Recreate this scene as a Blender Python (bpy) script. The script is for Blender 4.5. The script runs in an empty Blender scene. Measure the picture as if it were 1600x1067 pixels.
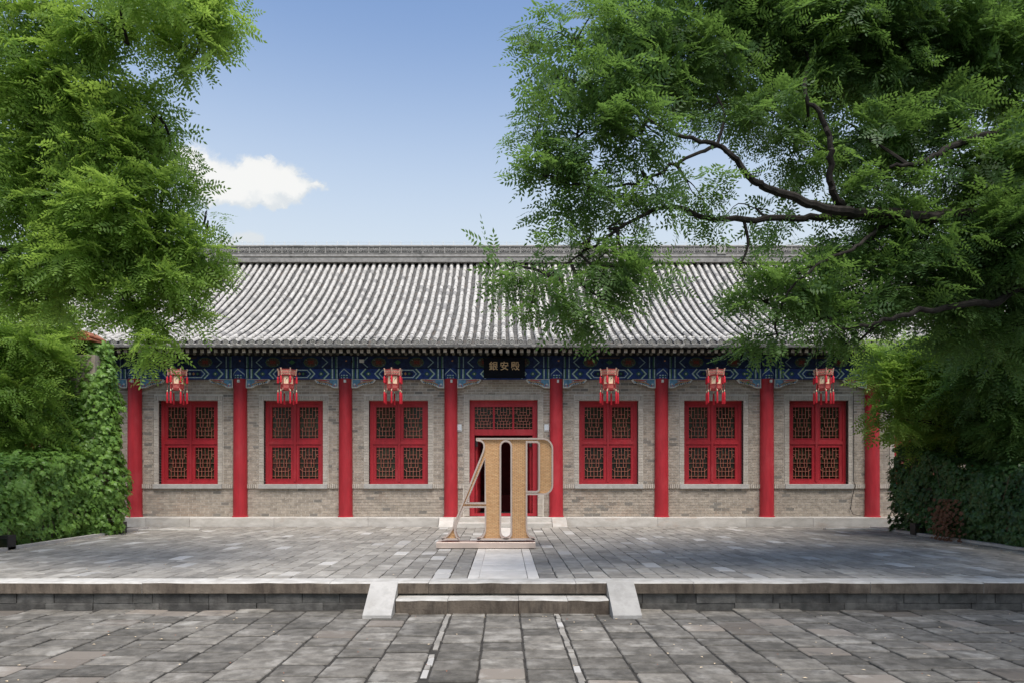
import bpy, math, random
import numpy as np
from mathutils import Vector, Matrix
random.seed(7)
rng = np.random.default_rng(11)
scene = bpy.context.scene
COL = scene.collection
PI = math.pi

# ------------------------------------------------------------------ camera, sky, sun, exposure
F, CX, CY, EYE = 1066.7, 788.0, 741.0, 1.35
cam_data = bpy.data.cameras.new('camera')
cam = bpy.data.objects.new('camera', cam_data)
COL.objects.link(cam)
cam.location = (0, 0, EYE)
cam.rotation_euler = (PI / 2, 0, 0)
cam_data.sensor_width = 36
cam_data.lens = 24
cam_data.shift_x = (800 - CX) / 1600
cam_data.shift_y = (CY - 533.5) / 1600
cam_data.clip_end = 3000
scene.camera = cam

SUN_DIR = Vector((0.13, -0.44, 0.88)).normalized()
SUN_EL = math.asin(SUN_DIR.z)
SUN_ROT = math.atan2(SUN_DIR.x, SUN_DIR.y)
sun_data = bpy.data.lights.new('sun', 'SUN')
sun_data.energy = 2.3
sun_data.angle = math.radians(34)
sun_data.color = (1.0, 0.95, 0.88)
sun = bpy.data.objects.new('sun', sun_data)
COL.objects.link(sun)
sun.rotation_euler = SUN_DIR.to_track_quat('Z', 'Y').to_euler()
sun.location = (6, -4, 20)

scene.view_settings.view_transform = 'Standard'
scene.view_settings.look = 'None'
scene.view_settings.gamma = 1
scene.view_settings.use_curve_mapping = False
scene.view_settings.exposure = 0.9
scene.cycles.use_denoising = True
scene.cycles.max_bounces = 8
scene.cycles.transparent_max_bounces = 8
scene.cycles.sample_clamp_indirect = 8


class NT:
    """small helper around a node tree"""
    def __init__(self, tree):
        self.t = tree
        tree.nodes.clear()

    def n(self, kind, **kw):
        nd = self.t.nodes.new(kind)
        for k, v in kw.items():
            if k.startswith('i_'):
                nd.inputs[k[2:].replace('_', ' ')].default_value = v
            elif isinstance(k, str):
                setattr(nd, k, v)
        return nd

    def l(self, a, b):
        self.t.links.new(a, b)

    def math(self, op, a, b=None, c=None, clamp=False):
        nd = self.t.nodes.new('ShaderNodeMath')
        nd.operation = op
        nd.use_clamp = clamp
        for i, v in enumerate((a, b, c)):
            if v is None:
                continue
            if isinstance(v, (int, float)):
                nd.inputs[i].default_value = v
            else:
                self.l(v, nd.inputs[i])
        return nd.outputs[0]

    def mix(self, fac, a, b, blend='MIX'):
        nd = self.t.nodes.new('ShaderNodeMix')
        nd.data_type = 'RGBA'
        nd.blend_type = blend
        nd.clamp_factor = True
        for sock, v in ((nd.inputs['Factor'], fac), (nd.inputs[6], a), (nd.inputs[7], b)):
            if isinstance(v, (int, float)):
                sock.default_value = v
            elif isinstance(v, (tuple, list)):
                sock.default_value = (*v[:3], 1)
            else:
                self.l(v, sock)
        return nd.outputs[2]

    def noise(self, vec, scale, detail=4, rough=0.55):
        nd = self.t.nodes.new('ShaderNodeTexNoise')
        nd.inputs['Scale'].default_value = scale
        nd.inputs['Detail'].default_value = detail
        nd.inputs['Roughness'].default_value = rough
        if vec is not None:
            self.l(vec, nd.inputs['Vector'])
        return nd.outputs['Fac']

    def ramp(self, v, lo, hi):
        nd = self.t.nodes.new('ShaderNodeMapRange')
        nd.interpolation_type = 'SMOOTHSTEP'
        nd.inputs['From Min'].default_value = lo
        nd.inputs['From Max'].default_value = hi
        self.l(v, nd.inputs['Value'])
        return nd.outputs['Result']


world = bpy.data.worlds.new('World')
scene.world = world
world.use_nodes = True
w = NT(world.node_tree)
sky = w.n('ShaderNodeTexSky', sky_type='NISHITA')
sky.sun_disc = False
sky.sun_elevation = SUN_EL
sky.sun_rotation = SUN_ROT
sky.air_density = 1.0
sky.dust_density = 1.0
sky.ozone_density = 2.0
tc = w.n('ShaderNodeTexCoord')
sep = w.n('ShaderNodeSeparateXYZ')
w.l(tc.outputs['Generated'], sep.inputs[0])
dx, dy, dz = sep.outputs
# pale summer haze that thickens evenly towards the horizon, all the way round
hz = w.math('SUBTRACT', 1.0, w.ramp(dz, 0.21, 0.61))
col = w.mix(w.math('MULTIPLY', hz, 0.97), sky.outputs[0], (3.2, 3.55, 3.8))
# cumulus: soft blobs around a direction, broken up by noise
dyc = w.math('MAXIMUM', dy, 0.05)
u = w.math('DIVIDE', dx, dyc)
v = w.math('DIVIDE', dz, dyc)
comb = w.n('ShaderNodeCombineXYZ')
w.l(u, comb.inputs[0]); w.l(v, comb.inputs[1])
u = w.math('ADD', u, w.math('MULTIPLY', w.math('SUBTRACT', w.noise(comb.outputs[0], 34, 6, 0.6), 0.5), 0.045))
comb2 = w.n('ShaderNodeCombineXYZ')
w.l(v, comb2.inputs[0]); w.l(u, comb2.inputs[1])
v = w.math('ADD', v, w.math('MULTIPLY', w.math('SUBTRACT', w.noise(comb2.outputs[0], 34, 6, 0.6), 0.5), 0.045))
nz = w.noise(comb.outputs[0], 26, 9, 0.62)
nz2 = w.noise(comb.outputs[0], 6, 4, 0.5)
total = None
for px, py, rx, ry in ((285, 245, 30, 24), (312, 262, 26, 22), (335, 285, 42, 26), (372, 280, 30, 26), (405, 268, 30, 22), (428, 278, 26, 22), (395, 300, 48, 20),
                       (452, 288, 28, 22), (476, 294, 22, 14), (500, 292, 10, 6), (412, 318, 22, 9), (443, 320, 9, 5), (330, 308, 50, 12),
                       (376, 373, 19, 14), (402, 377, 15, 10), (350, 380, 16, 8), (560, 394, 30, 6), (-180, 250, 150, 70), (1900, 330, 220, 80)):
    uu = w.math('DIVIDE', w.math('SUBTRACT', u, (px - CX) / F), rx / F)
    vv = w.math('DIVIDE', w.math('SUBTRACT', v, (CY - py) / F), ry / F)
    d2 = w.math('ADD', w.math('MULTIPLY', uu, uu), w.math('MULTIPLY', vv, vv))
    g = w.math('POWER', 2.718, w.math('MULTIPLY', d2, -0.9))
    total = g if total is None else w.math('ADD', total, g)
dens = w.math('ADD', total, w.math('MULTIPLY', w.math('SUBTRACT', nz, 0.5), 1.3))
mask = w.ramp(dens, 0.25, 1.05)
mask = w.math('MULTIPLY', mask, w.math('GREATER_THAN', dy, 0.06))
body = w.ramp(w.math('ADD', w.math('ADD', dens, w.math('MULTIPLY', w.math('SUBTRACT', v, 0.425), 14.0)), w.math('MULTIPLY', w.math('SUBTRACT', nz2, 0.5), 1.2)), 0.6, 1.6)
ccol = w.mix(body, (3.3, 3.5, 3.65), (4.2, 4.2, 4.12))
col = w.mix(w.math('MULTIPLY', mask, 0.96), col, ccol)
bg = w.n('ShaderNodeBackground')
bg.inputs['Strength'].default_value = 0.12
w.l(col, bg.inputs['Color'])
wo = w.n('ShaderNodeOutputWorld')
w.l(bg.outputs[0], wo.inputs['Surface'])


# ------------------------------------------------------------------ materials
def base_mat(name):
    m = bpy.data.materials.new(name)
    m.use_nodes = True
    t = NT(m.node_tree)
    out = t.n('ShaderNodeOutputMaterial')
    p = t.n('ShaderNodeBsdfPrincipled')
    t.l(p.outputs[0], out.inputs['Surface'])
    return m, t, p, out


def piece_random(t):
    oi = t.n('ShaderNodeObjectInfo')
    ge = t.n('ShaderNodeNewGeometry')
    return t.math('FRACT', t.math('ADD', oi.outputs['Random'], t.math('MULTIPLY', ge.outputs['Random Per Island'], 7.31))), ge.outputs['Position']


def weathered(name, c1, c2, scale=6.0, vary=0.25, rough=0.85, bump=0.3, bscale=60, patch=None, patch_scale=1.2, patch_lo=0.5, patch_hi=0.62,
              patch_amt=0.7, stain=None, stain_scale=3.0, stain_amt=0.6, stretch=(1, 1, 1), spec=0.3, odd=None, odd_share=0.1, piece=False):
    m, t, p, out = base_mat(name)
    r, pos = piece_random(t)
    mp = t.n('ShaderNodeMapping')
    mp.inputs['Scale'].default_value = stretch
    t.l(pos, mp.inputs['Vector'])
    pv = mp.outputs[0]
    if piece:
        off = t.n('ShaderNodeCombineXYZ')
        t.l(t.math('MULTIPLY', r, 41.0), off.inputs[0]); t.l(t.math('MULTIPLY', r, 67.0), off.inputs[1])
        va = t.t.nodes.new('ShaderNodeVectorMath'); va.operation = 'ADD'
        t.l(pv, va.inputs[0]); t.l(off.outputs[0], va.inputs[1])
        pv = va.outputs[0]
    n1 = t.noise(pv, scale, 6, 0.65)
    col = t.mix(t.ramp(n1, 0.3, 0.7), c1, c2)
    if odd:
        col = t.mix(t.math('GREATER_THAN', t.math('FRACT', t.math('MULTIPLY', r, 13.7)), 1 - odd_share), col, odd)
    if patch:
        nd = t.t.nodes.new('ShaderNodeVectorMath'); nd.operation = 'ADD'
        t.l(pos, nd.inputs[0])
        cmb = t.n('ShaderNodeCombineXYZ'); t.l(t.math('MULTIPLY', r, 3.0), cmb.inputs[0]); t.l(t.math('MULTIPLY', r, 5.0), cmb.inputs[1])
        t.l(cmb.outputs[0], nd.inputs[1])
        n2 = t.noise(nd.outputs[0], patch_scale, 6, 0.6)
        col = t.mix(t.math('MULTIPLY', t.ramp(n2, patch_lo, patch_hi), patch_amt), col, patch)
    if stain:
        n3 = t.noise(pv, stain_scale, 5, 0.7)
        col = t.mix(t.math('MULTIPLY', t.ramp(n3, 0.52, 0.7), stain_amt), col, stain)
    val = t.math('ADD', 1 - vary, t.math('MULTIPLY', r, 2 * vary))
    nd = t.t.nodes.new('ShaderNodeVectorMath'); nd.operation = 'SCALE'
    t.l(col, nd.inputs[0]); t.l(val, nd.inputs['Scale'])
    t.l(nd.outputs[0], p.inputs['Base Color'])
    p.inputs['Roughness'].default_value = rough
    p.inputs['Specular IOR Level'].default_value = spec
    if bump:
        b = t.n('ShaderNodeBump')
        b.inputs['Strength'].default_value = bump
        b.inputs['Distance'].default_value = 0.01
        t.l(t.noise(pos, bscale, 5, 0.7), b.inputs['Height'])
        t.l(b.outputs[0], p.inputs['Normal'])
    return m


def plain(name, c, rough=0.6, metal=0.0, wear=0.12, scale=8, bump=0.0, spec=0.4):
    m, t, p, out = base_mat(name)
    ge = t.n('ShaderNodeNewGeometry')
    n1 = t.noise(ge.outputs['Position'], scale, 5, 0.6)
    lo = tuple(x * (1 - wear) for x in c)
    hi = tuple(min(1, x * (1 + wear)) for x in c)
    t.l(t.mix(t.ramp(n1, 0.3, 0.7), lo, hi), p.inputs['Base Color'])
    p.inputs['Roughness'].default_value = rough
    p.inputs['Metallic'].default_value = metal
    p.inputs['Specular IOR Level'].default_value = spec
    if bump:
        b = t.n('ShaderNodeBump')
        b.inputs['Strength'].default_value = bump
        b.inputs['Distance'].default_value = 0.01
        t.l(t.noise(ge.outputs['Position'], scale * 8, 4, 0.6), b.inputs['Height'])
        t.l(b.outputs[0], p.inputs['Normal'])
    return m


def leaf_mat(name, c1, c2, trans=0.45, tcol=(0.25, 0.5, 0.03), rough=0.5):
    m, t, p, out = base_mat(name)
    at = t.n('ShaderNodeAttribute', attribute_name='tone')
    ge = t.n('ShaderNodeNewGeometry')
    k = t.math('ADD', t.math('MULTIPLY', at.outputs['Fac'], 0.75), t.math('MULTIPLY', ge.outputs['Random Per Island'], 0.25))
    colr = t.mix(k, c1, c2)
    t.l(colr, p.inputs['Base Color'])
    p.inputs['Roughness'].default_value = rough
    p.inputs['Specular IOR Level'].default_value = 0.35
    tr = t.n('ShaderNodeBsdfTranslucent')
    t.l(t.mix(0.6, colr, tcol), tr.inputs['Color'])
    mx = t.n('ShaderNodeMixShader')
    mx.inputs[0].default_value = trans
    t.l(p.outputs[0], mx.inputs[1]); t.l(tr.outputs[0], mx.inputs[2])
    t.l(mx.outputs[0], out.inputs['Surface'])
    return m


M = {}
M['soil'] = weathered('soil_joint', (0.032, 0.029, 0.025), (0.06, 0.054, 0.046), 9, 0.0, 0.95, 0.5)
M['paver'] = weathered('courtyard_paver', (0.105, 0.095, 0.08), (0.205, 0.187, 0.16), 8, 0.34, 0.85, 0.6, 45, patch=(0.36, 0.336, 0.298), patch_scale=3.6,
                       patch_lo=0.5, patch_hi=0.7, patch_amt=0.6, stain=(0.075, 0.07, 0.063), stain_scale=3.2, stain_amt=0.6, odd=(0.2, 0.172, 0.143), odd_share=0.1, piece=True)
M['terrace_paver'] = weathered('terrace_paver', (0.215, 0.197, 0.17), (0.32, 0.296, 0.26), 5, 0.2, 0.85, 0.5, 45, patch=(0.44, 0.412, 0.366), patch_scale=1.0,
                               patch_lo=0.52, patch_hi=0.68, patch_amt=0.7, stain=(0.13, 0.124, 0.114), stain_scale=1.6, stain_amt=0.45, odd=(0.42, 0.40, 0.37), odd_share=0.07, piece=True)
M['marble'] = weathered('path_marble', (0.57, 0.532, 0.475), (0.71, 0.668, 0.605), 3, 0.06, 0.6, 0.25, 50, stain=(0.42, 0.40, 0.37), stain_scale=4, stain_amt=0.35)
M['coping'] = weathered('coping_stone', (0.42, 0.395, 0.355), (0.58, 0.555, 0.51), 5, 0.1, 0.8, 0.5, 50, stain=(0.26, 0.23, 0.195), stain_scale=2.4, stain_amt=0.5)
M['coping_face'] = weathered('stained_shaded_coping_face', (0.065, 0.05, 0.038), (0.165, 0.132, 0.10), 4, 0.15, 0.9, 0.8, 40, stain=(0.04, 0.034, 0.028), stain_scale=1.6, stain_amt=0.7, stretch=(1.6, 1.6, 0.45), patch=(0.24, 0.2, 0.155), patch_scale=1.3, patch_amt=0.5)  # coping and step fronts: brown stains, plus shading put into the colour
M['ramp'] = weathered('worn_side_slab', (0.33, 0.315, 0.29), (0.44, 0.42, 0.39), 6, 0.14, 0.85, 0.5, 50, stain=(0.24, 0.225, 0.2), stain_scale=3, stain_amt=0.6)
M['block'] = weathered('retaining_block', (0.06, 0.056, 0.05), (0.125, 0.118, 0.105), 7, 0.25, 0.9, 0.9, 30, stain=(0.05, 0.052, 0.045), stain_scale=3, stain_amt=0.6)
M['plinth'] = weathered('plinth_stone', (0.42, 0.39, 0.35), (0.56, 0.525, 0.48), 4, 0.1, 0.85, 0.5, 40, stain=(0.38, 0.27, 0.20), stain_scale=1.6, stain_amt=0.5, stretch=(0.7, 1, 1.5))
M['brick'] = weathered('grey_brick', (0.29, 0.245, 0.20), (0.44, 0.378, 0.31), 9, 0.15, 0.9, 0.5, 80, stain=(0.36, 0.24, 0.17), stain_scale=0.8, stain_amt=0.35,
                       odd=(0.21, 0.19, 0.165), odd_share=0.06)
M['surround'] = weathered('trim_brick', (0.40, 0.355, 0.30), (0.52, 0.465, 0.40), 8, 0.1, 0.9, 0.4, 80)
M['mortar'] = weathered('mortar', (0.56, 0.52, 0.46), (0.68, 0.63, 0.56), 12, 0.0, 0.95, 0.4, 90)
M['sill'] = weathered('sill_stone', (0.35, 0.335, 0.31), (0.45, 0.43, 0.40), 8, 0.06, 0.85, 0.4, 60)
M['tile'] = weathered('round_roof_tile', (0.43, 0.405, 0.368), (0.60, 0.57, 0.52), 26, 0.1, 0.9, 0.6, 60, stain=(0.2, 0.185, 0.165), stain_scale=17, stain_amt=0.55,
                      odd=(0.3, 0.285, 0.265), odd_share=0.07, patch=(0.30, 0.285, 0.26), patch_scale=0.55, patch_lo=0.5, patch_hi=0.7, patch_amt=0.55)
M['pan'] = weathered('pan_roof_tile', (0.10, 0.098, 0.093), (0.19, 0.185, 0.175), 10, 0.3, 0.9, 0.4, 60, stain=(0.25, 0.15, 0.08), stain_scale=4, stain_amt=0.3)
M['ridge'] = weathered('ridge_tile', (0.25, 0.238, 0.218), (0.38, 0.362, 0.335), 10, 0.14, 0.9, 0.5, 60, stain=(0.12, 0.118, 0.11), stain_scale=3, stain_amt=0.6)
M['ridge_dark'] = weathered('ridge_recess', (0.10, 0.098, 0.09), (0.15, 0.145, 0.135), 10, 0.1, 0.9, 0.4, 60)
M['red'] = weathered('red_lacquer', (0.33, 0.018, 0.026), (0.43, 0.024, 0.034), 4, 0.07, 0.5, 0.15, 40, patch=(0.46, 0.07, 0.075), patch_scale=1.1, patch_lo=0.48, patch_hi=0.75, patch_amt=0.5, stain=(0.24, 0.012, 0.018), stain_scale=5, stain_amt=0.35, stretch=(2.5, 2.5, 0.5), spec=0.35)
M['red_dark'] = plain('red_paint_worn', (0.33, 0.016, 0.022), 0.5, 0, 0.2, 9, 0.05)
M['lattice_gilt'] = plain('lattice_gilt_edge', (0.43, 0.19, 0.12), 0.5, 0, 0.25, 20)
M['glass'] = weathered('dark_window_glass', (0.012, 0.02, 0.014), (0.05, 0.048, 0.026), 2.6, 0.3, 0.16, 0, 10, patch=(0.10, 0.02, 0.02), patch_scale=1.5, patch_lo=0.52, patch_hi=0.7, patch_amt=0.7, spec=0.2)
M['dark'] = plain('dark_interior', (0.03, 0.02, 0.018), 0.9)
M['inner_red'] = plain('interior_red_screen', (0.16, 0.012, 0.012), 0.8)
M['inner_floor'] = plain('interior_floor', (0.16, 0.14, 0.12), 0.7)
M['blue'] = plain('beam_blue', (0.015, 0.045, 0.20), 0.7, 0, 0.35, 14)
M['navy'] = plain('beam_navy', (0.009, 0.02, 0.07), 0.75, 0, 0.4, 14)
M['pale'] = plain('beam_pale_line', (0.42, 0.56, 0.55), 0.7, 0, 0.25, 20)
M['green'] = plain('beam_green', (0.045, 0.14, 0.06), 0.7, 0, 0.3, 16)
M['ochre'] = plain('beam_ochre', (0.42, 0.22, 0.10), 0.7, 0, 0.3, 18)
M['brown'] = plain('beam_roundel', (0.075, 0.055, 0.04), 0.8, 0, 0.5, 25)
M['beam_line'] = plain('beam_dull_line', (0.2, 0.29, 0.31), 0.8, 0, 0.3, 20)
M['roundel_red'] = plain('roundel_faded_red', (0.16, 0.035, 0.025), 0.8, 0, 0.4, 25)
M['white'] = plain('bracket_white', (0.62, 0.6, 0.55), 0.7, 0, 0.15, 18)
M['sky_blue'] = plain('bracket_blue', (0.13, 0.28, 0.42), 0.7, 0, 0.3, 18)
M['vermilion'] = plain('bracket_vermilion', (0.5, 0.07, 0.03), 0.7, 0, 0.3, 18)
M['rafter'] = plain('rafter_dark', (0.03, 0.032, 0.028), 0.85)
M['rafter_end'] = weathered('rafter_end_face', (0.36, 0.29, 0.23), (0.52, 0.46, 0.39), 20, 0.25, 0.8, 0.2, 60)
M['rafter_end_dark'] = weathered('round_rafter_end_face', (0.10, 0.10, 0.08), (0.18, 0.16, 0.12), 20, 0.4, 0.8, 0.2, 60)
M['eave'] = plain('eave_board', (0.05, 0.04, 0.032), 0.9, 0, 0.4, 6)
M['board'] = plain('plaque_black', (0.008, 0.009, 0.013), 0.8, spec=0.08)
M['gold'] = plain('plaque_gilt_letters', (0.62, 0.43, 0.24), 0.5, 0, 0.15, 20)
M['lantern_red'] = plain('lantern_red_wood', (0.42, 0.06, 0.055), 0.55, 0, 0.3, 30)
M['lantern_tan'] = plain('lantern_carved_wood', (0.58, 0.38, 0.27), 0.7, 0, 0.5, 40)
M['silk'] = plain('lantern_cream_silk', (0.82, 0.64, 0.42), 0.7, 0, 0.12, 20)
M['rose'] = plain('lantern_rose_band', (0.52, 0.17, 0.14), 0.6, 0, 0.3, 40)
M['tassel'] = plain('tassel_red', (0.55, 0.015, 0.03), 0.7, 0, 0.2, 30)
M['cord'] = plain('black_cord', (0.012, 0.012, 0.012), 0.6)
M['metal'] = plain('rose_metal', (0.66, 0.53, 0.45), 0.4, 0.5, 0.05, 3)
M['black'] = plain('black_plastic', (0.02, 0.02, 0.02), 0.5)
M['notice'] = plain('notice_white', (0.62, 0.66, 0.68), 0.4, 0, 0.03)
M['lamp_white'] = plain('fitting_white', (0.7, 0.7, 0.66), 0.4, 0, 0.05)
M['bark'] = weathered('bark', (0.012, 0.010, 0.008), (0.036, 0.03, 0.025), 12, 0.0, 0.95, 1.0, 30, stretch=(1, 1, 0.4))
M['stem'] = plain('ivy_stem', (0.16, 0.11, 0.07), 0.9)
M['copper'] = plain('rusty_cap_tile', (0.34, 0.12, 0.06), 0.7, 0, 0.3, 10)
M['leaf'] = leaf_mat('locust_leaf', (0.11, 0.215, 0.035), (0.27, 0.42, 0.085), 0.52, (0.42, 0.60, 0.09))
M['leaf_shaded'] = leaf_mat('locust_leaf_shaded', (0.042, 0.098, 0.03), (0.125, 0.22, 0.06), 0.45, (0.27, 0.46, 0.08))  # same locust leaf, darkened: shade of the right-hand trees put into the colour
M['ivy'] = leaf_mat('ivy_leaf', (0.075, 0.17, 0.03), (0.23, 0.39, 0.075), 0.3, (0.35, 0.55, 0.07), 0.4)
M['ivy_shaded'] = leaf_mat('ivy_leaf_shaded', (0.024, 0.06, 0.02), (0.085, 0.165, 0.045), 0.2, (0.12, 0.3, 0.03), 0.4)  # same ivy as on the left, with the right wall's shade in its colour
M['dry'] = leaf_mat('dry_leaf', (0.11, 0.05, 0.028), (0.21, 0.10, 0.055), 0.2, (0.4, 0.2, 0.05), 0.7)


def rattan_mat():
    m, t, p, out = base_mat('woven_rattan')
    tcx = t.n('ShaderNodeTexCoord')
    mp = t.n('ShaderNodeMapping')
    mp.inputs['Rotation'].default_value = (PI / 2, 0, 0)
    t.l(tcx.outputs['Object'], mp.inputs['Vector'])
    br = t.n('ShaderNodeTexBrick')
    br.inputs['Scale'].default_value = 1.0
    br.inputs['Brick Width'].default_value = 0.075
    br.inputs['Row Height'].default_value = 0.024
    br.inputs['Mortar Size'].default_value = 0.0035
    br.inputs['Mortar Smooth'].default_value = 0.6
    br.inputs['Color1'].default_value = (0.66, 0.35, 0.145, 1)
    br.inputs['Color2'].default_value = (0.78, 0.46, 0.21, 1)
    br.inputs['Mortar'].default_value = (0.20, 0.10, 0.05, 1)
    t.l(mp.outputs[0], br.inputs['Vector'])
    n1 = t.noise(tcx.outputs['Object'], 22, 5, 0.6)
    n2 = t.noise(tcx.outputs['Object'], 160, 3, 0.6)
    c = t.mix(t.ramp(n1, 0.3, 0.7), br.outputs['Color'], (0.80, 0.53, 0.29))
    c = t.mix(0.35, br.outputs['Color'], c)
    t.l(c, p.inputs['Base Color'])
    p.inputs['Roughness'].default_value = 0.6
    b = t.n('ShaderNodeBump')
    b.inputs['Strength'].default_value = 0.6
    b.inputs['Distance'].default_value = 0.006
    t.l(t.math('ADD', t.math('SUBTRACT', 1.0, br.outputs['Fac']), t.math('MULTIPLY', n2, 0.5)), b.inputs['Height'])
    t.l(b.outputs[0], p.inputs['Normal'])
    return m


M['rattan'] = rattan_mat()


# ------------------------------------------------------------------ mesh helpers
class MB:
    """collects shapes for ONE mesh"""
    def __init__(self):
        self.v, self.f, self.m = [], [], []

    def add(self, verts, faces, mi=0):
        o = len(self.v)
        self.v.extend(verts)
        self.f.extend([tuple(i + o for i in f) for f in faces])
        self.m.extend([mi] * len(faces))
        return self

    def box(self, x0, x1, y0, y1, z0, z1, mi=0, no_back=False):
        vs = [(x0, y0, z0), (x1, y0, z0), (x1, y1, z0), (x0, y1, z0), (x0, y0, z1), (x1, y0, z1), (x1, y1, z1), (x0, y1, z1)]
        fs = [(0, 1, 5, 4), (1, 2, 6, 5), (3, 0, 4, 7), (4, 5, 6, 7), (3, 2, 1, 0)]
        if not no_back:
            fs.append((2, 3, 7, 6))
        return self.add(vs, fs, mi)

    def slab(self, pts, y0, y1, mi=0):
        """polygon given in (x, z), extruded from y0 (front) to y1; any order"""
        a = sum(pts[i][0] * pts[(i + 1) % len(pts)][1] - pts[(i + 1) % len(pts)][0] * pts[i][1] for i in range(len(pts)))
        if a < 0:
            pts = pts[::-1]
        n = len(pts)
        vs = [(x, y0, z) for x, z in pts] + [(x, y1, z) for x, z in pts]
        fs = [tuple(range(n)), tuple(range(2 * n - 1, n - 1, -1))]
        fs += [(i, i + n, (i + 1) % n + n, (i + 1) % n) for i in range(n)]
        return self.add(vs, fs, mi)

    def line(self, pts, wdt, y0, y1, mi=0, closed=False):
        """a stroke of width wdt along points in (x, z), as one slab per segment"""
        n = len(pts)
        for i in range(n if closed else n - 1):
            (x0, z0), (x1, z1) = pts[i], pts[(i + 1) % n]
            L = math.hypot(x1 - x0, z1 - z0) or 1e-6
            tx, tz = (x1 - x0) / L * wdt / 2, (z1 - z0) / L * wdt / 2
            e = 0.8
            self.slab([(x0 - tz - tx * e, z0 + tx - tz * e), (x1 - tz + tx * e, z1 + tx + tz * e), (x1 + tz + tx * e, z1 - tx + tz * e), (x0 + tz - tx * e, z0 - tx - tz * e)],
                      y0 + 0.0002 * (i % 3), y1, mi)
        return self

    def lathe(self, prof, seg=16, c=(0, 0, 0), mi=0, cap=True):
        n = len(prof)
        vs = []
        for r, z in prof:
            for k in range(seg):
                a = 2 * PI * k / seg
                vs.append((c[0] + r * math.cos(a), c[1] + r * math.sin(a), c[2] + z))
        fs = []
        for i in range(n - 1):
            for k in range(seg):
                k2 = (k + 1) % seg
                fs.append((i * seg + k, i * seg + k2, (i + 1) * seg + k2, (i + 1) * seg + k))
        if cap:
            fs.append(tuple(range(seg - 1, -1, -1)))
            fs.append(tuple((n - 1) * seg + k for k in range(seg)))
        return self.add(vs, fs, mi)

    def tube(self, pts, rad, seg=6, mi=0):
        pts = [Vector(p) for p in pts]
        n = len(pts)
        if not hasattr(rad, '__len__'):
            rad = [rad] * n
        vs = []
        up = Vector((0.13, 0.21, 1)).normalized()
        for i, p in enumerate(pts):
            t = (pts[min(i + 1, n - 1)] - pts[max(i - 1, 0)]).normalized()
            a = t.cross(up)
            if a.length < 1e-3:
                a = t.cross(Vector((1, 0, 0)))
            a.normalize()
            b = t.cross(a)
            for k in range(seg):
                an = 2 * PI * k / seg
                q = p + (a * math.cos(an) + b * math.sin(an)) * rad[i]
                vs.append(tuple(q))
        fs = []
        for i in range(n - 1):
            for k in range(seg):
                k2 = (k + 1) % seg
                fs.append((i * seg + k, (i + 1) * seg + k, (i + 1) * seg + k2, i * seg + k2))
        fs.append(tuple(range(seg)))
        fs.append(tuple((n - 1) * seg + k for k in range(seg - 1, -1, -1)))
        return self.add(vs, fs, mi)

    def mesh(self, name, mats, smooth=False):
        me = bpy.data.meshes.new(name)
        me.from_pydata(self.v, [], self.f)
        for k in (mats if isinstance(mats, (list, tuple)) else [mats]):
            me.materials.append(M[k])
        if len(set(self.m)) > 1 or (self.m and self.m[0]):
            me.polygons.foreach_set('material_index', self.m)
        if smooth:
            me.polygons.foreach_set('use_smooth', [True] * len(me.polygons))
            me.set_sharp_from_angle(angle=math.radians(40))
        me.update()
        return me


def link(name, me, parent=None, loc=(0, 0, 0), rot=(0, 0, 0), inv=None):
    o = bpy.data.objects.new(name, me)
    COL.objects.link(o)
    o.location = loc
    o.rotation_euler = rot
    if parent is not None:
        o.parent = parent
        if inv is not None:
            o.matrix_parent_inverse = Matrix.Translation(-Vector(inv))
    return o


def obj(name, mb, mats, parent=None, smooth=False, inv=None, loc=(0, 0, 0), rot=(0, 0, 0)):
    return link(name, mb.mesh(name, mats, smooth), parent, loc, rot, inv)


def tag(o, label, cat, group=None):
    o['label'] = label
    o['category'] = cat
    if group:
        o['group'] = group
    return o


def thing(name, label, cat, loc=(0, 0, 0), group=None):
    o = bpy.data.objects.new(name, None)
    COL.objects.link(o)
    o.location = loc
    return tag(o, label, cat, group)


def kids(o):
    return [c for c in bpy.data.objects if c.parent is o]


def copy_tree(o, parent=None):
    c = o.copy()
    COL.objects.link(c)
    if parent is not None:
        c.parent = parent
    for k in list(o.children):
        copy_tree(k, c)
    return c


def to3(px, py, d):
    return Vector(((px - CX) / F * d, d, EYE + (CY - py) / F * d))


# ------------------------------------------------------------------ ground, terrace
GZ = -0.345
ground = obj('ground', MB().add([(-600, -400, GZ - 0.014), (600, -400, GZ - 0.014), (600, 900, GZ - 0.014), (-600, 900, GZ - 0.014)], [(0, 1, 2, 3)]), 'soil')
ground['kind'] = 'structure'


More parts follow.
